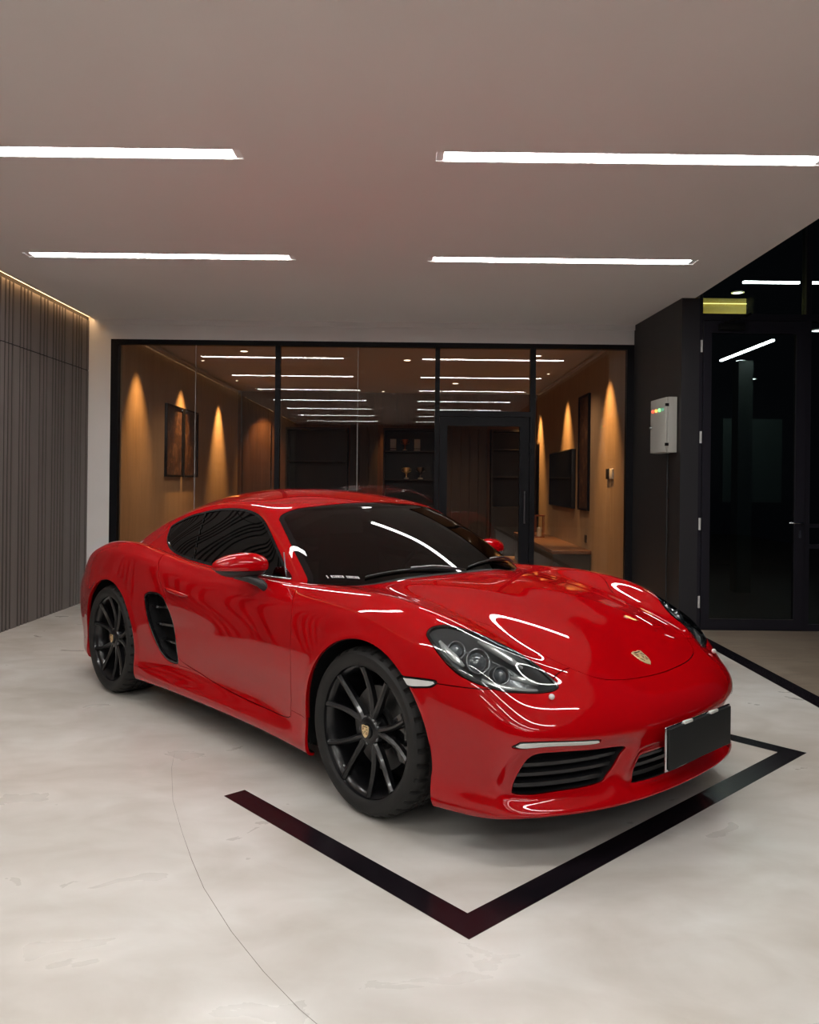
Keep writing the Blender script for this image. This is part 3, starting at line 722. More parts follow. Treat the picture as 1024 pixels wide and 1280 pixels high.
def wheel(M, root, x, y, sg, tw):
    """outer face at y; built facing -Y then turned for the other side"""
    # tyre ----------------------------------------------------------
    R = .335; W = tw * 2
    prof = [(.262, .004), (.268, -.001), (.274, -.005), (.285, -.0085), (.298, -.010), (.309, -.0075), (.316, -.002), (.320, .004), (.326, .012), (.3315, .020)]   # (radius, depth from outer face)
    half = prof + [(.3345, .034), (.335, .046)]
    g = [(W * .28, 0), (W * .28 + .002, 1), (W * .28 + .010, 1), (W * .28 + .012, 0), (W * .42, 0), (W * .42 + .002, 1), (W * .42 + .010, 1), (W * .42 + .012, 0)]
    full = half + [(.3352 - .008 * k, d) for d, k in g]; full = full + [(.3352 - .008*(r < .330 and d > .05), W - d) for r, d in reversed(full)] 
    full = [(r, d) for r, d in full]
    full2 = half + [(.3352 - .008 * k, d) for d, k in g] + [(.3352 - .008 * k, W - d) for d, k in reversed(g)] + [(r, W - d) for r, d in reversed(half)]
    bm = bmesh.new(); seg = 288; rings = []
    for i in range(seg):
        a = 2 * math.pi * i / seg; ring = []
        for q, (r, d) in enumerate(full2):
            rr = r
            dd = min(d, W - d)
            if .006 < dd < W * .27 and (i % 8 in (0, 1)): rr -= .009 if r > .322 else .004
            if dd > W * .27 and r > .33 and (i + 4) % 8 in (0, 1): rr -= .006
            ring.append(bm.verts.new((rr * math.cos(a), d, rr * math.sin(a))))
        rings.append(ring)
    for i in range(seg):
        a, b = rings[i], rings[(i+1) % seg]
        for k in range(len(full2)-1): bm.faces.new((a[k], a[k+1], b[k+1], b[k]))
    # wheel (rim + spokes) -------------------------------------------
    bw = bmesh.new()
    lathe_y(bw, [(.256, .030), (.262, .006), (.2685, .002), (.2695, .004), (.269, .010), (.262, .016), (.252, .022), (.243, .034), (.238, .06), (.232, .10), (.232, W - .02), (.25, W - .005)], 120)
    lathe_y(bw, [(.0005, .028), (.044, .028), (.054, .034), (.060, .046), (.064, .07), (.06, .09)], 60)
    for p in range(5):
        base = math.radians(72 * p + 77)
        for s in (-1, 1):
            secs = []
            for t in [k / 10 for k in range(11)]:
                r = .045 + (.256 - .045) * t
                ang = base + s * math.radians(7 + 10.5 * t ** .9)
                if t < .2: ang = base + s * math.radians(7 + 10.5*t**.9) * (.55 + 2.25 * t)
                w = .0150 - .0055 * t + .004 * max(0, t - .85) / .15; dep = .034 - .030 * t ** 1.3 + .016 * math.sin(math.pi * t) * .5
                th = .036 - .006 * t
                c = Vector((r * math.cos(ang), 0, r * math.sin(ang))); rad = c.normalized(); tan = Vector((-rad.z, 0, rad.x))
                pts = [(-w, dep + .010), (-w * .35, dep + .001), (w * .35, dep + .001), (w, dep + .010), (w * .8, dep + th), (-w * .8, dep + th)]
                secs.append([bw.verts.new(c + tan * u + Vector((0, d, 0))) for u, d in pts])
            for a, b in zip(secs[:-1], secs[1:]):
                for k in range(6): bw.faces.new((a[k], b[k], b[(k+1) % 6], a[(k+1) % 6]))
            bw.faces.new(secs[0]); bw.faces.new(secs[-1][::-1])
    bmesh.ops.recalc_face_normals(bw, faces=bw.faces)
    Rz = Matrix.Identity(4) if sg < 0 else Matrix.Rotation(math.pi, 4, 'Z')
    w = bobj('wheel', bw, M['wheel'], root, smooth=True, angle=35)
    w.matrix_local = Matrix.Translation((x, sg * y, .335)) @ Rz
    bmesh.ops.recalc_face_normals(bm, faces=bm.faces)
    bobj('tyre', bm, M['rubber'], w, smooth=True, angle=25)
    bd = bmesh.new(); lathe_y(bd, [(.07, .085), (.085, .085), (.09, .10), (.168, .10), (.170, .102), (.170, .130), (.168, .132), (.09, .132)], 90); bobj('brake_disc', bd, M['disc'], w, smooth=True, angle=30)
    bc = bmesh.new(); n = 12; secs = []
    sgn = -1 if x > 0 else 1
    for k in range(n+1):
        a = math.radians((180 if x < 0 else 0) - 32 + 64 * k / n); e = .5 if k in (0, n) else 1
        secs.append([bc.verts.new((r * math.cos(a), d, r * math.sin(a))) for r, d in ((.115, .078), (.175, .070), (.197, .085), (.197, .148), (.115, .150))])
    for a, b in zip(secs[:-1], secs[1:]):
        for k in range(5): bc.faces.new((a[k], b[k], b[(k+1) % 5], a[(k+1) % 5]))
    bc.faces.new(secs[0]); bc.faces.new(secs[-1][::-1]); bmesh.ops.recalc_face_normals(bc, faces=bc.faces); bobj('brake_caliper', bc, M['gloss_black'], w, smooth=True, angle=30)
    bh = bmesh.new(); lathe_y(bh, [(.0005, .018), (.026, .018), (.030, .020), (.032, .026), (.033, .040)], 48); bobj('centre_cap', bh, M['wheel'], w, smooth=True, angle=40)
    c = crest(M, .021, .026); c.name = 'wheel_crest'; c.parent = w; c.matrix_local = Matrix.Translation((0, .0165, 0)) @ Matrix.Rotation(math.pi/2, 4, 'X')
    for k in range(5):
        a = math.radians(72 * k + 41); bn = bmesh.new(); lathe_y(bn, [(.0005, .030), (.008, .030), (.0105, .034), (.0105, .060)], 12); o = bobj('wheel_bolt', bn, M['silver_dark'], w, smooth=True, angle=40); o.location = (.052 * math.cos(a), 0.004, .052 * math.sin(a))
    return w
# ---------------------------------------------------------------- materials
def make_materials():
    M = {}
    M['paint'] = mat('red_paint', (.37, .0008, .0028, 1), .7, spec=0, coat=1.0, coat_rough=.006)
    M['gloss_black'] = mat('gloss_black', (.006, .006, .007, 1), .12, coat=.6)
    M['black'] = mat('matt_black', (.004, .004, .004, 1), .85, spec=.2)
    M['plastic'] = mat('black_plastic', (.012, .012, .013, 1), .42)
    M['rubber'] = noise_mat('tyre_rubber', [(.3, (.010, .010, .010, 1)), (.7, (.020, .019, .018, 1))], 20, .62, rvar=.06, spec=.35)
    M['wheel'] = mat('black_wheel', (.005, .005, .006, 1), .28, spec=.45, coat=.25)
    M['border'] = mat('glass_border', (.004, .004, .005, 1), .02)
    M['disc'] = mat('brake_steel', (.10, .10, .10, 1), .35, metal=.9)
    M['chrome'] = mat('chrome', (.85, .86, .88, 1), .08, metal=1)
    M['silver'] = mat('silver_trim', (.55, .56, .58, 1), .18, metal=1)
    M['silver_dark'] = mat('dark_metal', (.22, .22, .23, 1), .3, metal=1)
    M['silver_lens'] = mat('silver_lens', (.62, .62, .60, 1), .15, spec=.6, coat=1)
    M['lamp_dark'] = mat('lamp_housing', (.14, .145, .15, 1), .28, metal=.5, coat=.3)
    M['reflector'] = mat('lamp_reflector', (.95, .95, .93, 1), .15, metal=.6)
    M['lamp_glass'] = mat('lamp_glass', (.10, .11, .12, 1), .04, spec=.8, coat=1)
    M['lens'] = thin_glass('clear_lens', (.92, .95, .95, 1), 1.5)
    M['glass'] = thin_glass('tinted_glass', (.018, .018, .02, 1), 1.52)
    M['gold'] = mat('crest_gold', (.86, .66, .36, 1), .3, metal=.55)
    M['crest_red'] = mat('crest_red', (.35, .01, .01, 1), .3)
    M['plate'] = mat('dark_plate', (.016, .017, .017, 1), .6, spec=.15)
    M['sticker'] = mat('sticker_white', (.62, .62, .62, 1), .5)
    M['seat'] = mat('dark_leather', (.012, .012, .013, 1), .5)
    # building
    M['ceiling'] = noise_mat('painted_ceiling', [(.3, (.77, .745, .725, 1)), (.7, (.80, .775, .755, 1))], .6, .8, rvar=.02, spec=.2)
    M['white_wall'] = noise_mat('white_plaster', [(.3, (.76, .75, .745, 1)), (.7, (.80, .79, .785, 1))], 1.5, .7, rvar=.03, spec=.25)
    M['frame'] = mat('black_aluminium', (.004, .004, .006, 1), .5, spec=.2)
    M['door_frame'] = mat('dark_door_frame', (.013, .012, .018, 1), .5, spec=.3)
    M['pane'] = thin_glass('clear_pane', (.97, .975, .97, 1), 1.5)
    M['grey_pane'] = thin_glass('smoky_pane', (.60, .66, .66, 1), 1.5)
    M['slat'] = noise_mat('slat_wood', [(.3, (.125, .105, .096, 1)), (.7, (.165, .140, .130, 1))], 9, .5, stretch=(1, 1, .08), rvar=.08)
    M['groove'] = mat('slat_groove', (.010, .007, .006, 1), .8)
    M['wood'] = noise_mat('pale_oak', [(.25, (.27, .185, .115, 1)), (.5, (.33, .235, .15, 1)), (.75, (.38, .275, .18, 1))], 3.2, .5, stretch=(2.2, 2.2, .25), rvar=.08, dist=1.2)
    M['walnut'] = noise_mat('dark_walnut', [(.25, (.075, .035, .02, 1)), (.5, (.115, .055, .03, 1)), (.75, (.15, .072, .042, 1))], 4, .45, stretch=(4, 4, .2), rvar=.08, dist=.8)
    M['cabinet'] = noise_mat('black_cabinet', [(.3, (.016, .016, .017, 1)), (.7, (.022, .022, .023, 1))], 3, .45)
    M['greywood'] = noise_mat('grey_brown_panel', [(.3, (.05, .038, .032, 1)), (.7, (.075, .058, .050, 1))], 5, .5, stretch=(5, 5, .2))
    M['pillar'] = noise_mat('black_cladding', [(.3, (.012, .010, .010, 1)), (.55, (.017, .014, .013, 1)), (.8, (.024, .020, .018, 1))], 1.2, .45, rvar=.08, stretch=(1.5, 1.5, .5))
    M['pillar_front'] = mat('charcoal_cladding', (.020, .019, .022, 1), .5)
    M['box'] = mat('powder_coat', (.42, .41, .37, 1), .45)
    M['inner_ceiling'] = mat('inner_ceiling', (.40, .34, .30, 1), .8)
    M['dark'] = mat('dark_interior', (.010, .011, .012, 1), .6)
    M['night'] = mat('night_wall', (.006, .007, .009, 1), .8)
    M['strip'] = mat('strip_light', (1, 1, 1, 1), .5, emit=(1, .985, .96, 1), es=STRIP)
    M['strip_side'] = mat('strip_side', (.8, .8, .8, 1), .5)
    M['end_cover'] = mat('end_cover', (.85, .85, .85, 1), .6)
    M['crack'] = mat('crack_dirt', (.17, .15, .13, 1), .8)
    M['led_warm'] = mat('warm_led', (1, .8, .5, 1), .5, emit=(1, .60, .28, 1), es=9)
    M['spot_lens'] = mat('spot_lens', (1, 1, 1, 1), .5, emit=(1, .80, .58, 1), es=6)
    M['cool_lens'] = mat('cool_lens', (1, 1, 1, 1), .5, emit=(.9, 1, .97, 1), es=7)
    M['white_plastic'] = mat('white_plastic', (.6, .6, .58, 1), .4)
    M['niche'] = mat('yellow_paint', (.62, .50, .10, 1), .5)
    M['niche_led'] = mat('niche_led', (1, .9, .4, 1), .5, emit=(1, .84, .30, 1), es=3.6)
    M['tape'] = noise_mat('black_floor_paint', [(.3, (.006, .005, .007, 1)), (.7, (.012, .008, .011, 1))], 3, .20, rvar=.05, spec=.28)
    M['bronze'] = mat('bronze', (.30, .10, .05, 1), .3, metal=.8)
    M['paper'] = mat('paper', (.35, .34, .33, 1), .6)
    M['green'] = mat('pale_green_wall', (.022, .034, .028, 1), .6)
    for nme, c in (('lamp_red', (1, .08, .03)), ('lamp_orange', (1, .45, .08)), ('lamp_green', (.25, 1, .3)), ('lamp_teal', (.15, .6, .35))):
        M[nme] = mat(nme, (.1, .1, .1, 1), .3, emit=c + (1,), es=1.6 if nme != 'lamp_teal' else .5)
    # polished cement floor
    m = mat('cement_floor', (1, 1, 1, 1), .3); t, nd, ln, b = nodes(m)
    geo = nd.new('ShaderNodeNewGeometry')
    def nz(scale, det, dist, rot=0, st=(1, 1, 1)):
        mp = nd.new('ShaderNodeMapping'); mp.inputs['Scale'].default_value = st; mp.inputs['Rotation'].default_value = (0, 0, rot); ln.new(geo.outputs['Position'], mp.inputs[0])
        n = nd.new('ShaderNodeTexNoise'); n.inputs['Scale'].default_value = scale; n.inputs['Detail'].default_value = det; n.inputs['Distortion'].default_value = dist; ln.new(mp.outputs[0], n.inputs['Vector']); return n
    n1 = nz(.9, 9, 1.1, .3, (1, 1.5, 1)); r1 = nd.new('ShaderNodeValToRGB'); e = r1.color_ramp.elements
    e[0].position = .30; e[0].color = (.485, .462, .42, 1); e[1].position = .68; e[1].color = (.63, .62, .59, 1); x = e.new(.48); x.color = (.57, .552, .517, 1)
    ln.new(n1.outputs[0], r1.inputs[0])
    n2 = nz(3.0, 14, .5, 1.0, (1, 1.6, 1)); r2 = nd.new('ShaderNodeValToRGB'); e = r2.color_ramp.elements
    e[0].position = .30; e[0].color = (.78, .755, .72, 1); e[1].position = .66; e[1].color = (1, 1, 1, 1); ln.new(n2.outputs[0], r2.inputs[0])
    mx = nd.new('ShaderNodeMix'); mx.data_type = 'RGBA'; mx.blend_type = 'MULTIPLY'; mx.inputs[0].default_value = .72; ln.new(r1.outputs[0], mx.inputs[6]); ln.new(r2.outputs[0], mx.inputs[7])
    # pinkish stains
    n3 = nz(.55, 6, .5, 2.0); r3 = nd.new('ShaderNodeValToRGB'); e = r3.color_ramp.elements; e[0].position = .45; e[0].color = (1, 1, 1, 1); e[1].position = .7; e[1].color = (1.0, .955, .93, 1); ln.new(n3.outputs[0], r3.inputs[0])
    mx2 = nd.new('ShaderNodeMix'); mx2.data_type = 'RGBA'; mx2.blend_type = 'MULTIPLY'; mx2.inputs[0].default_value = 1; ln.new(mx.outputs[2], mx2.inputs[6]); ln.new(r3.outputs[0], mx2.inputs[7])
    # trowel swirls: thin darker arcs
    w = nd.new('ShaderNodeTexWave'); w.wave_type = 'RINGS'; w.inputs['Scale'].default_value = 1.3; w.inputs['Distortion'].default_value = 3; w.inputs['Detail'].default_value = 5; w.inputs['Detail Scale'].default_value = 1.4
    mpw = nd.new('ShaderNodeMapping'); mpw.inputs['Location'].default_value = (1.7, -2.6, 0); ln.new(geo.outputs['Position'], mpw.inputs[0]); ln.new(mpw.outputs[0], w.inputs['Vector'])
    rw = nd.new('ShaderNodeValToRGB'); e = rw.color_ramp.elements; e[0].position = 0; e[0].color = (.86, .84, .82, 1); e[1].position = .5; e[1].color = (1, 1, 1, 1); ln.new(w.outputs[0], rw.inputs[0])
    mx3 = nd.new('ShaderNodeMix'); mx3.data_type = 'RGBA'; mx3.blend_type = 'MULTIPLY'; mx3.inputs[0].default_value = .10; ln.new(mx2.outputs[2], mx3.inputs[6]); ln.new(rw.outputs[0], mx3.inputs[7])
    ln.new(mx3.outputs[2], b.inputs['Base Color'])
    mr = nd.new('ShaderNodeMapRange'); mr.inputs['From Min'].default_value = .3; mr.inputs['From Max'].default_value = .7; mr.inputs['To Min'].default_value = .42; mr.inputs['To Max'].default_value = .26; ln.new(n2.outputs[0], mr.inputs[0]); ln.new(mr.outputs[0], b.inputs['Roughness'])
    bp = nd.new('ShaderNodeBump'); bp.inputs['Strength'].default_value = .05; bp.inputs['Distance'].default_value = .01; ln.new(n2.outputs[0], bp.inputs['Height']); ln.new(bp.outputs[0], b.inputs['Normal'])
    M['floor'] = m
    M['outer_floor'] = noise_mat('brown_stone_floor', [(.3, (.16, .12, .088, 1)), (.55, (.23, .185, .14, 1)), (.75, (.29, .24, .19, 1))], 2.2, .45, stretch=(1, 2.4, 1), rvar=.1, dist=1.5)
    M['art'] = noise_mat('bronze_abstract', [(.35, (.022, .010, .006, 1)), (.52, (.055, .024, .013, 1)), (.62, (.16, .09, .055, 1)), (.8, (.03, .015, .01, 1))], 5, .5, dist=2.5, detail=10)
    M['inner_floor'] = noise_mat('inner_floor', [(.3, (.20, .13, .08, 1)), (.7, (.26, .18, .12, 1))], 2, .3)
    return M

# ---------------------------------------------------------------- room
XL, XR, YB, H = -3.50, 2.62, 8.72, 3.065
def quad(name, pts, m, parent=None):
    bm = bmesh.new(); bm.faces.new([bm.verts.new(p) for p in pts]); return bobj(name, bm, m, parent)
def bx(name, X, Y, Z, m, parent=None, r=0):
    bm = bmesh.new(); rbox(bm, X, Y, Z, r) if r else box(bm, X, Y, Z); return bobj(name, bm, m, parent)

def build_room(M):
    YF = -7.0
    # floors
    bm = bmesh.new(); box(bm, (XL - .3, XR), (YF, YB + .02), (-.12, 0)); struct(bobj('floor', bm, M['floor']))
    bm = bmesh.new(); box(bm, (XR, 9), (YF, 7.39), (-.12, 0)); struct(bobj('floor', bm, M['outer_floor']))
    # ceiling slab with slots for the strip lights
    rowsY = [6.21, 4.25, 2.29, .33, -1.63, -3.59, -5.55]; cols = [(-3.0, -.91), (.12, 2.20)]; hw = .062
    ys = [YF]; 
    for y in sorted(rowsY): ys += [y - hw, y + hw]
    ys.append(YB + .02)
    bm = bmesh.new()
    for k in range(len(ys) - 1):
        a, b = ys[k], ys[k+1]
        if k % 2 == 0: box(bm, (XL + .05, XR), (a, b), (H, H + .14))
        else:
            for X in ((XL + .05, cols[0][0]), (cols[0][1], cols[1][0]), (cols[1][1], XR)): box(bm, X, (a, b), (H, H + .14))
    struct(bobj('ceiling', bm, M['ceiling']))
    bm = bmesh.new(); box(bm, (XL - .3, XR), (YF, YB + .02), (H + .14, H + .2)); struct(bobj('ceiling', bm, M['ceiling']))
    desc = {(0, 0): 'long white strip light in the ceiling, farther row on the left', (0, 1): 'long white strip light in the ceiling, farther row on the right above the car',
            (1, 0): 'long white strip light in the ceiling, nearer row, cut off by the left picture edge', (1, 1): 'long white strip light in the ceiling, nearer row, cut off by the right picture edge'}
    for i, y in enumerate(rowsY):
        for j, (a, b) in enumerate(cols):
            e = empty('ceiling_light', ((a+b)/2, y, H)); L = (b - a) / 2
            tag(e, desc.get((i, j), 'long white strip light in the ceiling behind the viewpoint, seen only mirrored in the glass'), 'ceiling light', 'recessed strip lights in the ceiling')
            bm = bmesh.new(); box(bm, (-L + .045, L - .045), (-hw + .004, hw - .004), (.005, .012)); bobj('diffuser', bm, M['strip'], e)
            bm = bmesh.new(); box(bm, (-L + .004, -L + .044), (-hw + .004, hw - .004), (.006, .012)); bobj('end_cover', bm, M['end_cover'], e)
            bm = bmesh.new(); box(bm, (L - .044, L - .004), (-hw + .004, hw - .004), (.006, .012)); bobj('end_cover', bm, M['end_cover'], e)
            bm = bmesh.new()
            for X, Y in (((-L, L), (-hw, -hw + .003)), ((-L, L), (hw - .003, hw)), ((-L, -L + .003), (-hw + .003, hw - .003)), ((L - .003, L), (-hw + .003, hw - .003))): box(bm, X, Y, (.002, .10))
            bobj('light_frame', bm, M['strip_side'], e)
    # left wall: vertical slats of uneven widths, with a cove strip on top
    w = empty('wall_left', (XL, 0, 0)); struct(w)
    bm = bmesh.new(); box(bm, (-.14, -.010), (YF, YB), (0, H + .13)); bobj('backing', bm, M['groove'], w)
    rnd = random.Random(11); pat = [.16, .035, .035, .035, .11, .035, .035, .06, .16, .035, .035, .035, .035, .10, .035, .05]
    bm = bmesh.new(); y = YB - .03; k = 3
    while y > YF:
        wd = pat[k % len(pat)]; k += 1; zt = H - .016
        for z0, z1 in ((0.0, 2.500), (2.512, zt)):
            box(bm, (-.010, 0), (y - wd, y), (z0, z1))
        y -= wd + .030
    bobj('slats', bm, M['slat'], w)
    c = empty('cove_light', (XL + .02, 0, H + .03)); tag(c, 'warm glowing cove strip along the top of the slatted wall', 'cove light')
    bx('led_strip', (-.012, .026), (YF, YB - .05), (-.012, -.004), M['led_warm'], c)
    # back wall: white reveal to the left and above the glazing
    zt = 2.855
    bm = bmesh.new(); box(bm, (XL - .1, -3.265), (YB - .02, YB + .14), (0, H + .1)); box(bm, (-3.265, 2.43), (YB - .02, YB + .14), (zt, H + .1)); box(bm, (-3.28, 2.43), (YB - .045, YB - .02), (H - .055, H))
    struct(bobj('wall_back', bm, M['white_wall']))
    # glazed partition
    g = empty('window_1', (0, YB, 0)); struct(g, 'black framed glass partition across the back of the showroom')
    bm = bmesh.new(); t = (-.02, .06)
    for X in ((-3.265, -3.185), (-1.475, -1.422), (.268, .318), (1.305, 1.362), (2.355, 2.43)): box(bm, X, t, (0, zt))
    for X in ((-3.185, -1.475), (-1.422, .268), (.318, 1.305), (1.362, 2.355)): box(bm, X, t, (zt - .052, zt))
    box(bm, (.318, 1.305), t, (2.055, 2.115))
    for X in ((-3.185, -1.475), (-1.422, .268), (1.362, 2.355)): box(bm, X, t, (0, .05))
    bobj('window_frame', bm, M['frame'], g)
    def pane(X, Z): return bx('pane', X, (.018, .026), Z, M['pane'], g)
    pane((-3.185, -2.352), (.05, zt - .052)); pane((-2.347, -1.475), (.05, zt - .052)); pane((-1.422, -.578), (.05, zt - .052)); pane((-.573, .268), (.05, zt - .052))
    pane((.318, 1.305), (2.115, zt - .052)); pane((1.362, 2.355), (.05, zt - .052))
    bm = bmesh.new(); box(bm, (-2.3525, -2.3465), (.017, .027), (.05, zt - .052)); box(bm, (-.5785, -.5725), (.017, .027), (.05, zt - .052)); bobj('silicone_joint', bm, M['paper'], g)
    d = empty('door_1', (.322, YB, 0)); struct(d, 'black framed glass door in the partition')
    W = .978
    bm = bmesh.new(); box(bm, (0, .085), (-.012, .048), (.01, 2.05)); box(bm, (W - .105, W), (-.012, .048), (.01, 2.05)); box(bm, (.085, W - .105), (-.012, .048), (1.955, 2.05)); box(bm, (.085, W - .105), (-.012, .048), (.01, .12))
    bobj('door_frame', bm, M['frame'], d); bx('pane', (.085, W - .105), (.014, .022), (.12, 1.955), M['pane'], d)
    bm = bmesh.new(); tube(bm, [(W - .05, -.05, .9), (W - .05, -.05, 1.25)], .010, 10); bobj('door_handle', bm, M['silver_dark'], d)
    # black side wall, the corner column and its front face
    bm = bmesh.new(); pts = [(2.42, YB + .14), (2.50, 7.39), (2.665, 7.39), (2.665, YB + .14)]
    lo = [bm.verts.new((x, y, 0)) for x, y in pts]; hi = [bm.verts.new((x, y, H + .0)) for x, y in pts]
    for k in range(4): f = bm.faces.new((lo[k], lo[(k+1) % 4], hi[(k+1) % 4], hi[k])); f.material_index = 1 if k == 1 else 0
    bm.faces.new(hi); bm.faces.new(lo[::-1]); bmesh.ops.recalc_face_normals(bm, faces=bm.faces)
    struct(bobj('wall_right', bm, [M['pillar'], M['pillar_front']]))
    bm = bmesh.new(); tube(bm, [(2.468, 7.66, .02), (2.468, 7.66, 1.64)], .008, 8); tag(bobj('cable_conduit', bm, M['plastic']), 'thin dark conduit running down from the control box', 'conduit')
    # control box
    b = empty('control_box', (2.478, 7.66, 1.64)); tag(b, 'pale grey electrical control box with coloured lamps on the black wall', 'control box'); b.rotation_euler[2] = math.atan2(.08, 1.33)
    bx('case', (-.085, .0), (-.20, .20), (0, .52), M['box'], b, .004); bx('door', (-.108, -.087), (-.197, .197), (.004, .516), M['box'], b, .004)
    for z in (.075, .445): bx('hinge', (-.112, -.080), (-.203, -.188), (z - .014, z + .014), M['black'], b)
    for k, nme in enumerate(('lamp_teal', 'lamp_green', 'lamp_orange', 'lamp_red')):
        bm = bmesh.new(); lathe(bm, [(.016, 0), (.016, .012), (.010, .018), (.0005, .020)], 16); o = bobj('indicator_lamp', bm, M[nme], b, smooth=True); o.matrix_local = Matrix.Translation((-.108, -.135 + .085*k, .405)) @ Matrix.Rotation(-math.pi/2, 4, 'Y'); o['label'] = {'lamp_teal': 'teal', 'lamp_green': 'green', 'lamp_orange': 'orange', 'lamp_red': 'red'}[nme] + ' indicator lamp'
    bm = bmesh.new(); lathe(bm, [(.012, 0), (.012, .02), (.0005, .022)], 14); o = bobj('key_lock', bm, M['silver_dark'], b, smooth=True); o.matrix_local = Matrix.Translation((-.108, .165, .25)) @ Matrix.Rotation(-math.pi/2, 4, 'Y')
    # dark glass facade to the right
    f = empty('window_2', (2.665, 7.39, 0)); struct(f, 'tall black framed glass facade right of the column')
    HT = 6.0; bm = bmesh.new()
    for X in ((0, .03), (.985, 1.035), (2.6, 2.66)): box(bm, X, (-.0, .09), (0, HT))
    for X in ((.03, .985), (1.035, 2.6)): box(bm, X, (0, .09), (2.865, 2.925))
    box(bm, (.03, .985), (0, .09), (0, .012)); box(bm, (1.035, 2.6), (0, .09), (0, .06)); box(bm, (1.035, 2.6), (.02, .07), (.955, .99)); box(bm, (1.035, 2.6), (.02, .07), (.76, .80))
    bobj('window_frame', bm, M['door_frame'], f)
    for X, Z in (((.03, .985), (2.925, HT)), ((1.035, 2.6), (2.925, HT)), ((1.035, 2.6), (.06, 2.865))): bx('pane', X, (.04, .048), Z, M['grey_pane'], f)
    d = empty('door_2', (2.70, 7.39, 0)); struct(d, 'tall dark glass door with lever handle and door closer')
    W = .945
    bm = bmesh.new(); box(bm, (0, .075), (-.012, .045), (.014, 2.858)); box(bm, (W - .085, W), (-.012, .045), (.014, 2.858)); box(bm, (.075, W - .085), (-.012, .045), (2.745, 2.858)); box(bm, (.075, W - .085), (-.012, .045), (.014, .105))
    bobj('door_frame', bm, M['door_frame'], d); bx('pane', (.075, W - .085), (.012, .020), (.105, 2.745), M['grey_pane'], d)
    bx('threshold_strip', (.08, W - .09), (-.014, -.010), (.105, .110), M['silver_dark'], d)
    for z in (.26, .98, 1.78, 2.62): bx('hinge', (-.028, -.012), (-.022, -.006), (z - .055, z + .055), M['white_plastic'], d)
    bm = bmesh.new(); tube(bm, [(W - .04, -.012, 1.0), (W - .04, -.055, 1.0)], .010, 10); tube(bm, [(W - .03, -.055, 1.0), (W - .16, -.055, 1.0)], .009, 10); bobj('door_handle', bm, M['silver'], d, smooth=True)
    bx('lock_plate', (W - .052, W - .028), (-.018, -.012), (.86, .93), M['silver'], d)
    bm = bmesh.new(); rbox(bm, (.13, .36), (-.065, -.012), (2.765, 2.825), .008); tube(bm, [(.17, -.05, 2.83), (.34, -.11, 2.875), (.42, -.03, 2.92)], .010, 8); bobj('door_closer', bm, M['black'], d)
    # what lies behind that facade
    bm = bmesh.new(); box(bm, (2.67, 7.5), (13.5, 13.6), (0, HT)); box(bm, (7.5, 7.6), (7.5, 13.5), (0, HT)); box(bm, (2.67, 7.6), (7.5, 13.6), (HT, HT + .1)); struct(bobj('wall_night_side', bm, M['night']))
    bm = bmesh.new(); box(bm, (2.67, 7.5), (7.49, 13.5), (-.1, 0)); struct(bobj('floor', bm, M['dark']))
    n = empty('lit_niche', (3.40, 9.5, 3.37)); tag(n, 'glowing yellow ceiling recess behind the dark glass', 'niche')
    bm = bmesh.new(); box(bm, (-.1, .70), (.30, .34), (-.02, .26)); box(bm, (-.1, .70), (0, .30), (-.05, -.02)); bobj('recess', bm, M['niche'], n)
    bx('led_strip', (-.1, .70), (.27, .29), (.04, .062), M['niche_led'], n); bx('led_strip', (-.1, .70), (.28, .295), (.19, .195), M['niche_led'], n)
    l = bpy.data.lights.new('niche_glow', 'AREA'); l.shape = 'RECTANGLE'; l.size = .75; l.size_y = .2; l.energy = 6.0; l.color = (1, .85, .3); lo = bpy.data.objects.new('niche_glow', l); COL.objects.link(lo); lo.parent = n; lo.location = (.3, .02, .1); lo.rotation_euler = (math.radians(-90), 0, 0)
    def inlight(x, y, z, dx, dy, lab, grp=None):
        e = empty('strip_light', (x, y, z)); tag(e, lab, 'strip light', grp); bx('diffuser', (0, dx), (0, dy), (0, .02), M['strip'], e)
    inlight(4.31, 9.56, 3.07, .035, 1.6, 'slanting white strip light seen through the tall dark glass door')
    inlight(3.80, 9.15, 3.66, .64, .035, 'short white strip light high behind the dark glass over the door')
    inlight(4.52, 9.15, 3.66, .6, .035, 'white strip light high behind the dark glass beside the right picture edge')
    def dl(x, y, z, lab, m='cool_lens', r=.05, en=0, tgt=None, col=(1, 1, 1), size=35, grp='downlights'):
        e = empty('downlight', (x, y, z)); tag(e, lab, 'downlight', grp)
        bm = bmesh.new(); lathe(bm, [(r * 1.3, 0), (r * 1.3, -.006), (r, -.008), (r, .01)], 24); bobj('trim_ring', bm, M['white_plastic'], e)
        bm = bmesh.new(); lathe(bm, [(.0005, -.004), (r, -.004)], 24); bobj('lens', bm, M[m], e)
        if en:
            l = bpy.data.lights.new('spot', 'SPOT'); l.energy = en; l.color = col; l.spot_size = math.radians(size); l.spot_blend = 1.0; l.shadow_soft_size = .03
            o = bpy.data.objects.new('spot', l); COL.objects.link(o); o.parent = e; o.location = (0, 0, -.03)
            v = Vector(tgt) - Vector((x, y, z - .03)); o.rotation_euler = v.to_track_quat('-Z', 'Y').to_euler()
    dl(3.75, 9.2, 3.56, 'round downlight above the yellow niche behind the dark glass', r=.055)
    dl(4.46, 10.8, 3.02, 'round downlight just below the slanting strip in the glass door', r=.05)
    dl(5.45, 12.8, 3.05, 'lowest round downlight seen through the tall dark glass door', r=.07)
    dl(4.28, 8.4, 2.98, 'bright round downlight beside the right edge behind the facade', r=.07)
    bm = bmesh.new(); box(bm, (4.1, 4.28), (10.0, 10.2), (0, 2.9)); tag(bobj('green_column', bm, M['green']), 'dim pale green column behind the tall glass door', 'column')
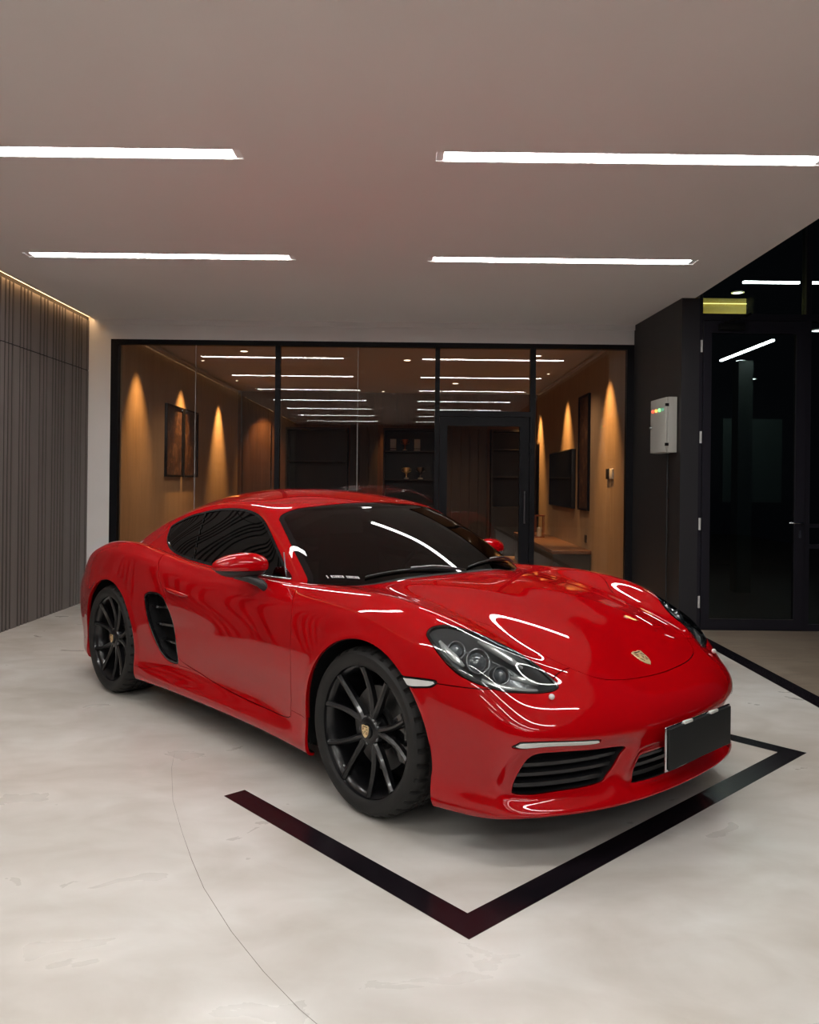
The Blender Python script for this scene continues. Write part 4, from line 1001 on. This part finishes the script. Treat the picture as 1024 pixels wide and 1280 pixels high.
    bm = bmesh.new(); box(bm, (4.5, 5.35), (11.5, 11.6), (1.1, 2.3)); tag(bobj('wall_panel', bm, M['green']), 'dim pale green panel on the wall behind the glass door', 'panel')
    l = bpy.data.lights.new('dim_fill', 'POINT'); l.energy = 6; l.color = (.75, 1, .9); l.shadow_soft_size = .1; o = bpy.data.objects.new('dim_lamp', l); COL.objects.link(o); o.location = (4.46, 10.6, 2.85)

    # ------------------------------------------------ lounge behind the partition
    HI, YI, XA, XB = 3.0, 15.0, -3.2, 2.38; y0 = YB + .14
    bm = bmesh.new(); box(bm, (XA - .1, XB + .1), (YB + .02, YI + .1), (-.12, -.002)); struct(bobj('floor', bm, M['inner_floor']))
    bm = bmesh.new(); box(bm, (XA - .2, XB + .2), (y0, YI + .2), (HI, HI + .12)); struct(bobj('ceiling', bm, M['inner_ceiling']))
    bm = bmesh.new(); box(bm, (XA - .1, XA), (y0, YI), (0, HI)); box(bm, (XA, XA + .05), (y0 + 6.0, YI), (0, HI), 1)
    struct(bobj('wall_lounge_left', bm, [M['wood'], M['walnut']]))
    bm = bmesh.new(); box(bm, (XB, XB + .05), (y0, YI), (0, HI)); struct(bobj('wall_lounge_right', bm, M['wood']))
    bm = bmesh.new(); box(bm, (XA - .1, XB + .1), (YI, YI + .1), (0, HI)); struct(bobj('wall_lounge_back', bm, M['walnut']))
    bm = bmesh.new(); box(bm, (XA + .0, XA + .06), (y0, YI - .8), (HI - .045, HI - .015)); box(bm, (XB - .05, XB), (y0, YI - .3), (HI - .04, HI - .012)); struct(bobj('trim_1', bm, M['inner_ceiling']))
    # fitted panels along the back wall
    def panels(nm, x0, x1, z0, z1, m, n, lab, cat='panel', dpt=.04):
        bm = bmesh.new(); w = (x1 - x0) / n
        for k in range(n): box(bm, (x0 + k*w + .004, x0 + (k+1)*w - .004), (YI - dpt, YI), (z0, z1))
        return tag(bobj(nm, bm, m), lab, cat)
    panels('wall_panelling', -3.12, -2.60, 0, 2.4, M['walnut'], 1, 'warm lit walnut door panel left of the black cabinet')
    panels('wall_panelling', -1.12, -.60, 0, 2.4, M['greywood'], 3, 'grey brown vertical panelling between the two black cabinets')
    panels('wall_panelling', .62, 1.45, 0, 2.4, M['greywood'], 5, 'brown vertical slat panelling seen through the glass door')
    panels('wall_panelling', -.56, -.49, 0, 2.4, M['walnut'], 1, 'narrow orange lit walnut upright left of the trophy cabinet')
    def cabinet(x0, x1, shelves, lab):
        e = empty('display_cabinet', ((x0+x1)/2, YI - .17, 0)); tag(e, lab, 'cabinet'); w = (x1-x0)/2
        bm = bmesh.new(); box(bm, (-w, -w+.03), (-.17, .17), (0, 2.32)); box(bm, (w-.03, w), (-.17, .17), (0, 2.32)); box(bm, (-w+.03, w-.03), (-.17, .17), (2.28, 2.32)); box(bm, (-w+.03, w-.03), (.14, .17), (0, 2.28)); box(bm, (-w+.03, w-.03), (-.17, .14), (0, .9)); bobj('carcass', bm, M['cabinet'], e)
        for z in shelves: bx('shelf', (-w+.03, w-.03), (-.16, .14), (z - .012, z + .012), M['cabinet'], e)
    cabinet(-2.28, -1.15, (1.70,), 'black open cabinet with one shelf, left of the grey panelling')
    cabinet(-.49, .50, (1.90, 1.38), 'black trophy cabinet holding plaques and cups')
    cabinet(1.50, 2.30, (1.95, 1.45), 'black shelf cabinet at the right end of the lounge')
    for x, lab in ((-.31, 'left framed white plaque on the upper cabinet shelf'), (.135, 'right framed white plaque on the upper cabinet shelf')):
        e = empty('award_plaque', (x, YI - .2, 1.913)); tag(e, lab, 'plaque', 'plaques on the trophy shelf'); bx('stand', (-.055, .055), (-.02, .04), (0, .03), M['paper'], e); bx('plate', (-.055, .055), (0, .012), (.045, .215), M['paper'], e)
    def cup(x, z, s, m, lab, grp='trophies in the cabinet'):
        e = empty('trophy', (x, YI - .2, z)); tag(e, lab, 'trophy', grp)
        bm = bmesh.new(); lathe(bm, [(.0005, 0), (.045*s, 0), (.045*s, .02*s), (.015*s, .03*s)], 16); bobj('base', bm, M['paper'], e, smooth=True, angle=40)
        bm = bmesh.new(); lathe(bm, [(.012*s, .028*s), (.010*s, .09*s), (.03*s, .11*s), (.055*s, .16*s), (.06*s, .21*s), (.05*s, .21*s), (.0005, .12*s)], 20)
        for q in (-1, 1): tube(bm, [(q*.055*s, 0, .19*s), (q*.085*s, 0, .185*s), (q*.08*s, 0, .14*s), (q*.035*s, 0, .12*s)], .006*s, 6)
        bobj('cup', bm, M[m], e, smooth=True, angle=40)
    cup(-.09, 1.913, 1.0, 'bronze', 'bronze trophy between the two white plaques'); cup(-.06, 1.393, 1.0, 'gold', 'gold cup in the middle of the lower cabinet shelf'); cup(.20, 1.393, 1.05, 'silver_dark', 'silver cup at the right of the lower cabinet shelf')
    # artwork on the left wall
    for ya, yb, lab in ((10.42, 11.17, 'nearer of the two tall brown abstract pictures on the wood wall'), (11.24, 11.97, 'farther of the two tall brown abstract pictures on the wood wall')):
        e = empty('wall_picture', (XA, (ya+yb)/2, 1.85)); tag(e, lab, 'picture', 'pair of brown pictures'); h = (yb-ya)/2
        bm = bmesh.new()
        for Y, Z in (((-h, h), (-.48, -.455)), ((-h, h), (.455, .48)), ((-h, -h+.022), (-.455, .455)), ((h-.022, h), (-.455, .455))): box(bm, (.001, .035), Y, Z)
        bobj('picture_frame', bm, M['frame'], e); bx('canvas', (.001, .018), (-h+.022, h-.022), (-.455, .455), M['art'], e)
    e = empty('wall_picture', (XB, 10.86, 1.76)); tag(e, 'tall narrow brown picture on the right lounge wall beside the television', 'picture'); h = .31
    bm = bmesh.new()
    for Y, Z in (((-h, h), (-.78, -.755)), ((-h, h), (.755, .78)), ((-h, -h+.022), (-.755, .755)), ((h-.022, h), (-.755, .755))): box(bm, (-.035, -.0005), Y, Z)
    bobj('picture_frame', bm, M['frame'], e); bx('canvas', (-.018, 0), (-h+.022, h-.022), (-.755, .755), M['art'], e)
    e = empty('wall_television', (XB, 12.38, 1.41)); tag(e, 'black wall television on the right lounge wall', 'television'); bx('bezel', (-.06, -.0005), (-.92, .92), (-.43, .43), M['plastic'], e, .008); bx('screen', (-.063, -.0595), (-.90, .90), (-.41, .41), M['gloss_black'], e)
    e = empty('low_bench', (XB - .26, 12.3, 0)); tag(e, 'low wooden media bench along the right lounge wall', 'bench'); bx('bench_top', (-.26, .255), (-1.9, 1.9), (.42, .47), M['walnut'], e, .006); bx('bench_body', (-.24, .25), (-1.88, 1.88), (.0, .418), M['cabinet'], e)
    e = empty('lantern', (XB - .28, 12.9, .47)); tag(e, 'small dark lantern standing on the media bench', 'lantern')
    bm = bmesh.new()
    for X in ((-.07, -.058), (.058, .07)):
        for Y in ((-.07, -.058), (.058, .07)): box(bm, X, Y, (.012, .34))
    box(bm, (-.075, .075), (-.075, .075), (0, .012)); box(bm, (-.075, .075), (-.075, .075), (.34, .36)); bobj('lantern_frame', bm, M['bronze'], e)
    bm = bmesh.new(); lathe(bm, [(.0005, .014), (.035, .014), (.035, .16), (.0005, .162)], 16); bobj('candle', bm, M['paper'], e, smooth=True, angle=40)
    e = empty('wall_switch', (XB, 9.46, 1.46)); tag(e, 'black and white control plates on the wood wall by the partition', 'switch'); bx('black_plate', (-.02, 0), (.02, .17), (-.06, .06), M['plastic'], e, .004); bx('white_plate', (-.018, 0), (-.13, .005), (-.06, .06), M['white_plastic'], e, .004)
    e = empty('wall_socket', (XB, 10.75, .60)); tag(e, 'small dark power socket low on the right lounge wall', 'socket'); bx('socket_plate', (-.012, 0), (-.05, .05), (-.05, .05), M['plastic'], e)
    W = (1, .50, .16)
    for y, en, lab in ((9.35, 26, 'downlight over the wood wall nearest the partition, left side'), (11.15, 40, 'downlight over the two brown pictures'), (13.35, 60, 'downlight near the far end of the left lounge wall')):
        dl(XA + .30, y, HI - .001, lab, 'spot_lens', .022, en * 8.5, (XA + .02, y, 1.0), W, 58)
    for y, en, lab in ((9.55, 40, 'downlight over the control plates on the right lounge wall'), (12.1, 46, 'downlight over the television'), (14.6, 60, 'downlight at the far end of the right lounge wall')):
        dl(XB - .30, y, HI - .001, lab, 'spot_lens', .022, en * 8.5, (XB - .02, y, 1.0), W, 58)
    for x, y, lab in ((-.05, 10.9, 'round downlight in the lounge ceiling left of the middle'), (1.65, 10.4, 'round downlight in the lounge ceiling by the right wall'), (.75, 13.4, 'farthest round downlight in the lounge ceiling'), (-2.15, 10.3, 'round downlight in the lounge ceiling left of the strips')):
        dl(x, y, HI - .001, lab, 'spot_lens', .045, 85, (x, y, 0), (1, .66, .40), 120)
    dl(-2.75, YI - .30, HI - .001, 'downlight washing the walnut door panel', 'spot_lens', .025, 160, (-2.75, YI - .02, 1.2), W, 50)
    dl(-.50, YI - .30, HI - .001, 'downlight washing the narrow walnut upright', 'spot_lens', .025, 110, (-.52, YI - .02, 1.2), W, 22)

    # ------------------------------------------------ floor markings
    e = empty('parking_marking', (0, 0, 0)); e.matrix_world = CARM; tag(e, 'black painted parking outline on the pale floor around the car', 'floor marking')
    bm = bmesh.new(); z = .0015
    P = [[(.70, -1.17), (2.115, -1.17), (2.015, -1.07), (.70, -1.07)], [(2.115, -1.17), (2.115, 1.30), (2.015, 1.20), (2.015, -1.07)], [(2.115, 1.30), (.9, 1.30), (.9, 1.20), (2.015, 1.20)]]
    for q in P:
        a = [bm.verts.new((x, y, z)) for x, y in q]; b = [bm.verts.new((x, y, 0)) for x, y in q]; bm.faces.new(a)
        for k in range(4): bm.faces.new((b[k], b[(k+1) % 4], a[(k+1) % 4], a[k]))
    bobj('painted_line', bm, M['tape'], e)
    bm = bmesh.new(); box(bm, (XR - .13, XR), (YF, 7.385), (0, .0015)); struct(bobj('trim_2', bm, M['tape']))
    bm = bmesh.new(); pts = [(-1.13,3.9),(-1.086,3.702),(-.97,3.33),(-.847,3.031),(-.75,2.81),(-.658,2.617),(-.511,2.365),(-.381,2.174),(-.262,2.021),(-.15,1.9)]
    vs = []
    for i, (x, y) in enumerate(pts): w = .0011 if i > 3 else .0006; vs.append((bm.verts.new((x - w, y, .0006)), bm.verts.new((x + w, y, .0006))))
    for a, b in zip(vs[:-1], vs[1:]): bm.faces.new((a[0], a[1], b[1], b[0]))
    tag(bobj('floor_crack', bm, M['crack']), 'hairline crack curving through the pale floor in the left foreground', 'crack')
# ---------------------------------------------------------------- assemble
STRIP = 38.0
scene = bpy.context.scene
cam = bpy.data.cameras.new('camera'); camo = bpy.data.objects.new('camera', cam); COL.objects.link(camo)
cam.sensor_fit = 'HORIZONTAL'; cam.sensor_width = 36; cam.lens = 36 * 1000 / 1024; cam.shift_y = -37.5 / 1024; cam.clip_end = 200
camo.matrix_world = Matrix.Translation((0, 0, 1.336)) @ Matrix.Rotation(math.pi/2, 4, 'X') @ Matrix.Rotation(.0115, 4, 'Z')
scene.camera = camo
CARM = Matrix.Translation((-.3816, 4.6876, 0)) @ Matrix.Rotation(-.827, 4, 'Z')
M = make_materials()
build_room(M)
car = make_car(M); car.matrix_world = CARM
tag(car, 'shiny red two door sports coupe with black wheels parked inside the black floor outline', 'car')
w = bpy.data.worlds.new('world'); scene.world = w; w.use_nodes = True; w.node_tree.nodes['Background'].inputs[0].default_value = (.010, .012, .018, 1); w.node_tree.nodes['Background'].inputs[1].default_value = 1
scene.view_settings.view_transform = 'Standard'; scene.view_settings.look = 'None'; scene.view_settings.gamma = 1; scene.view_settings.use_curve_mapping = False; scene.view_settings.exposure = .12
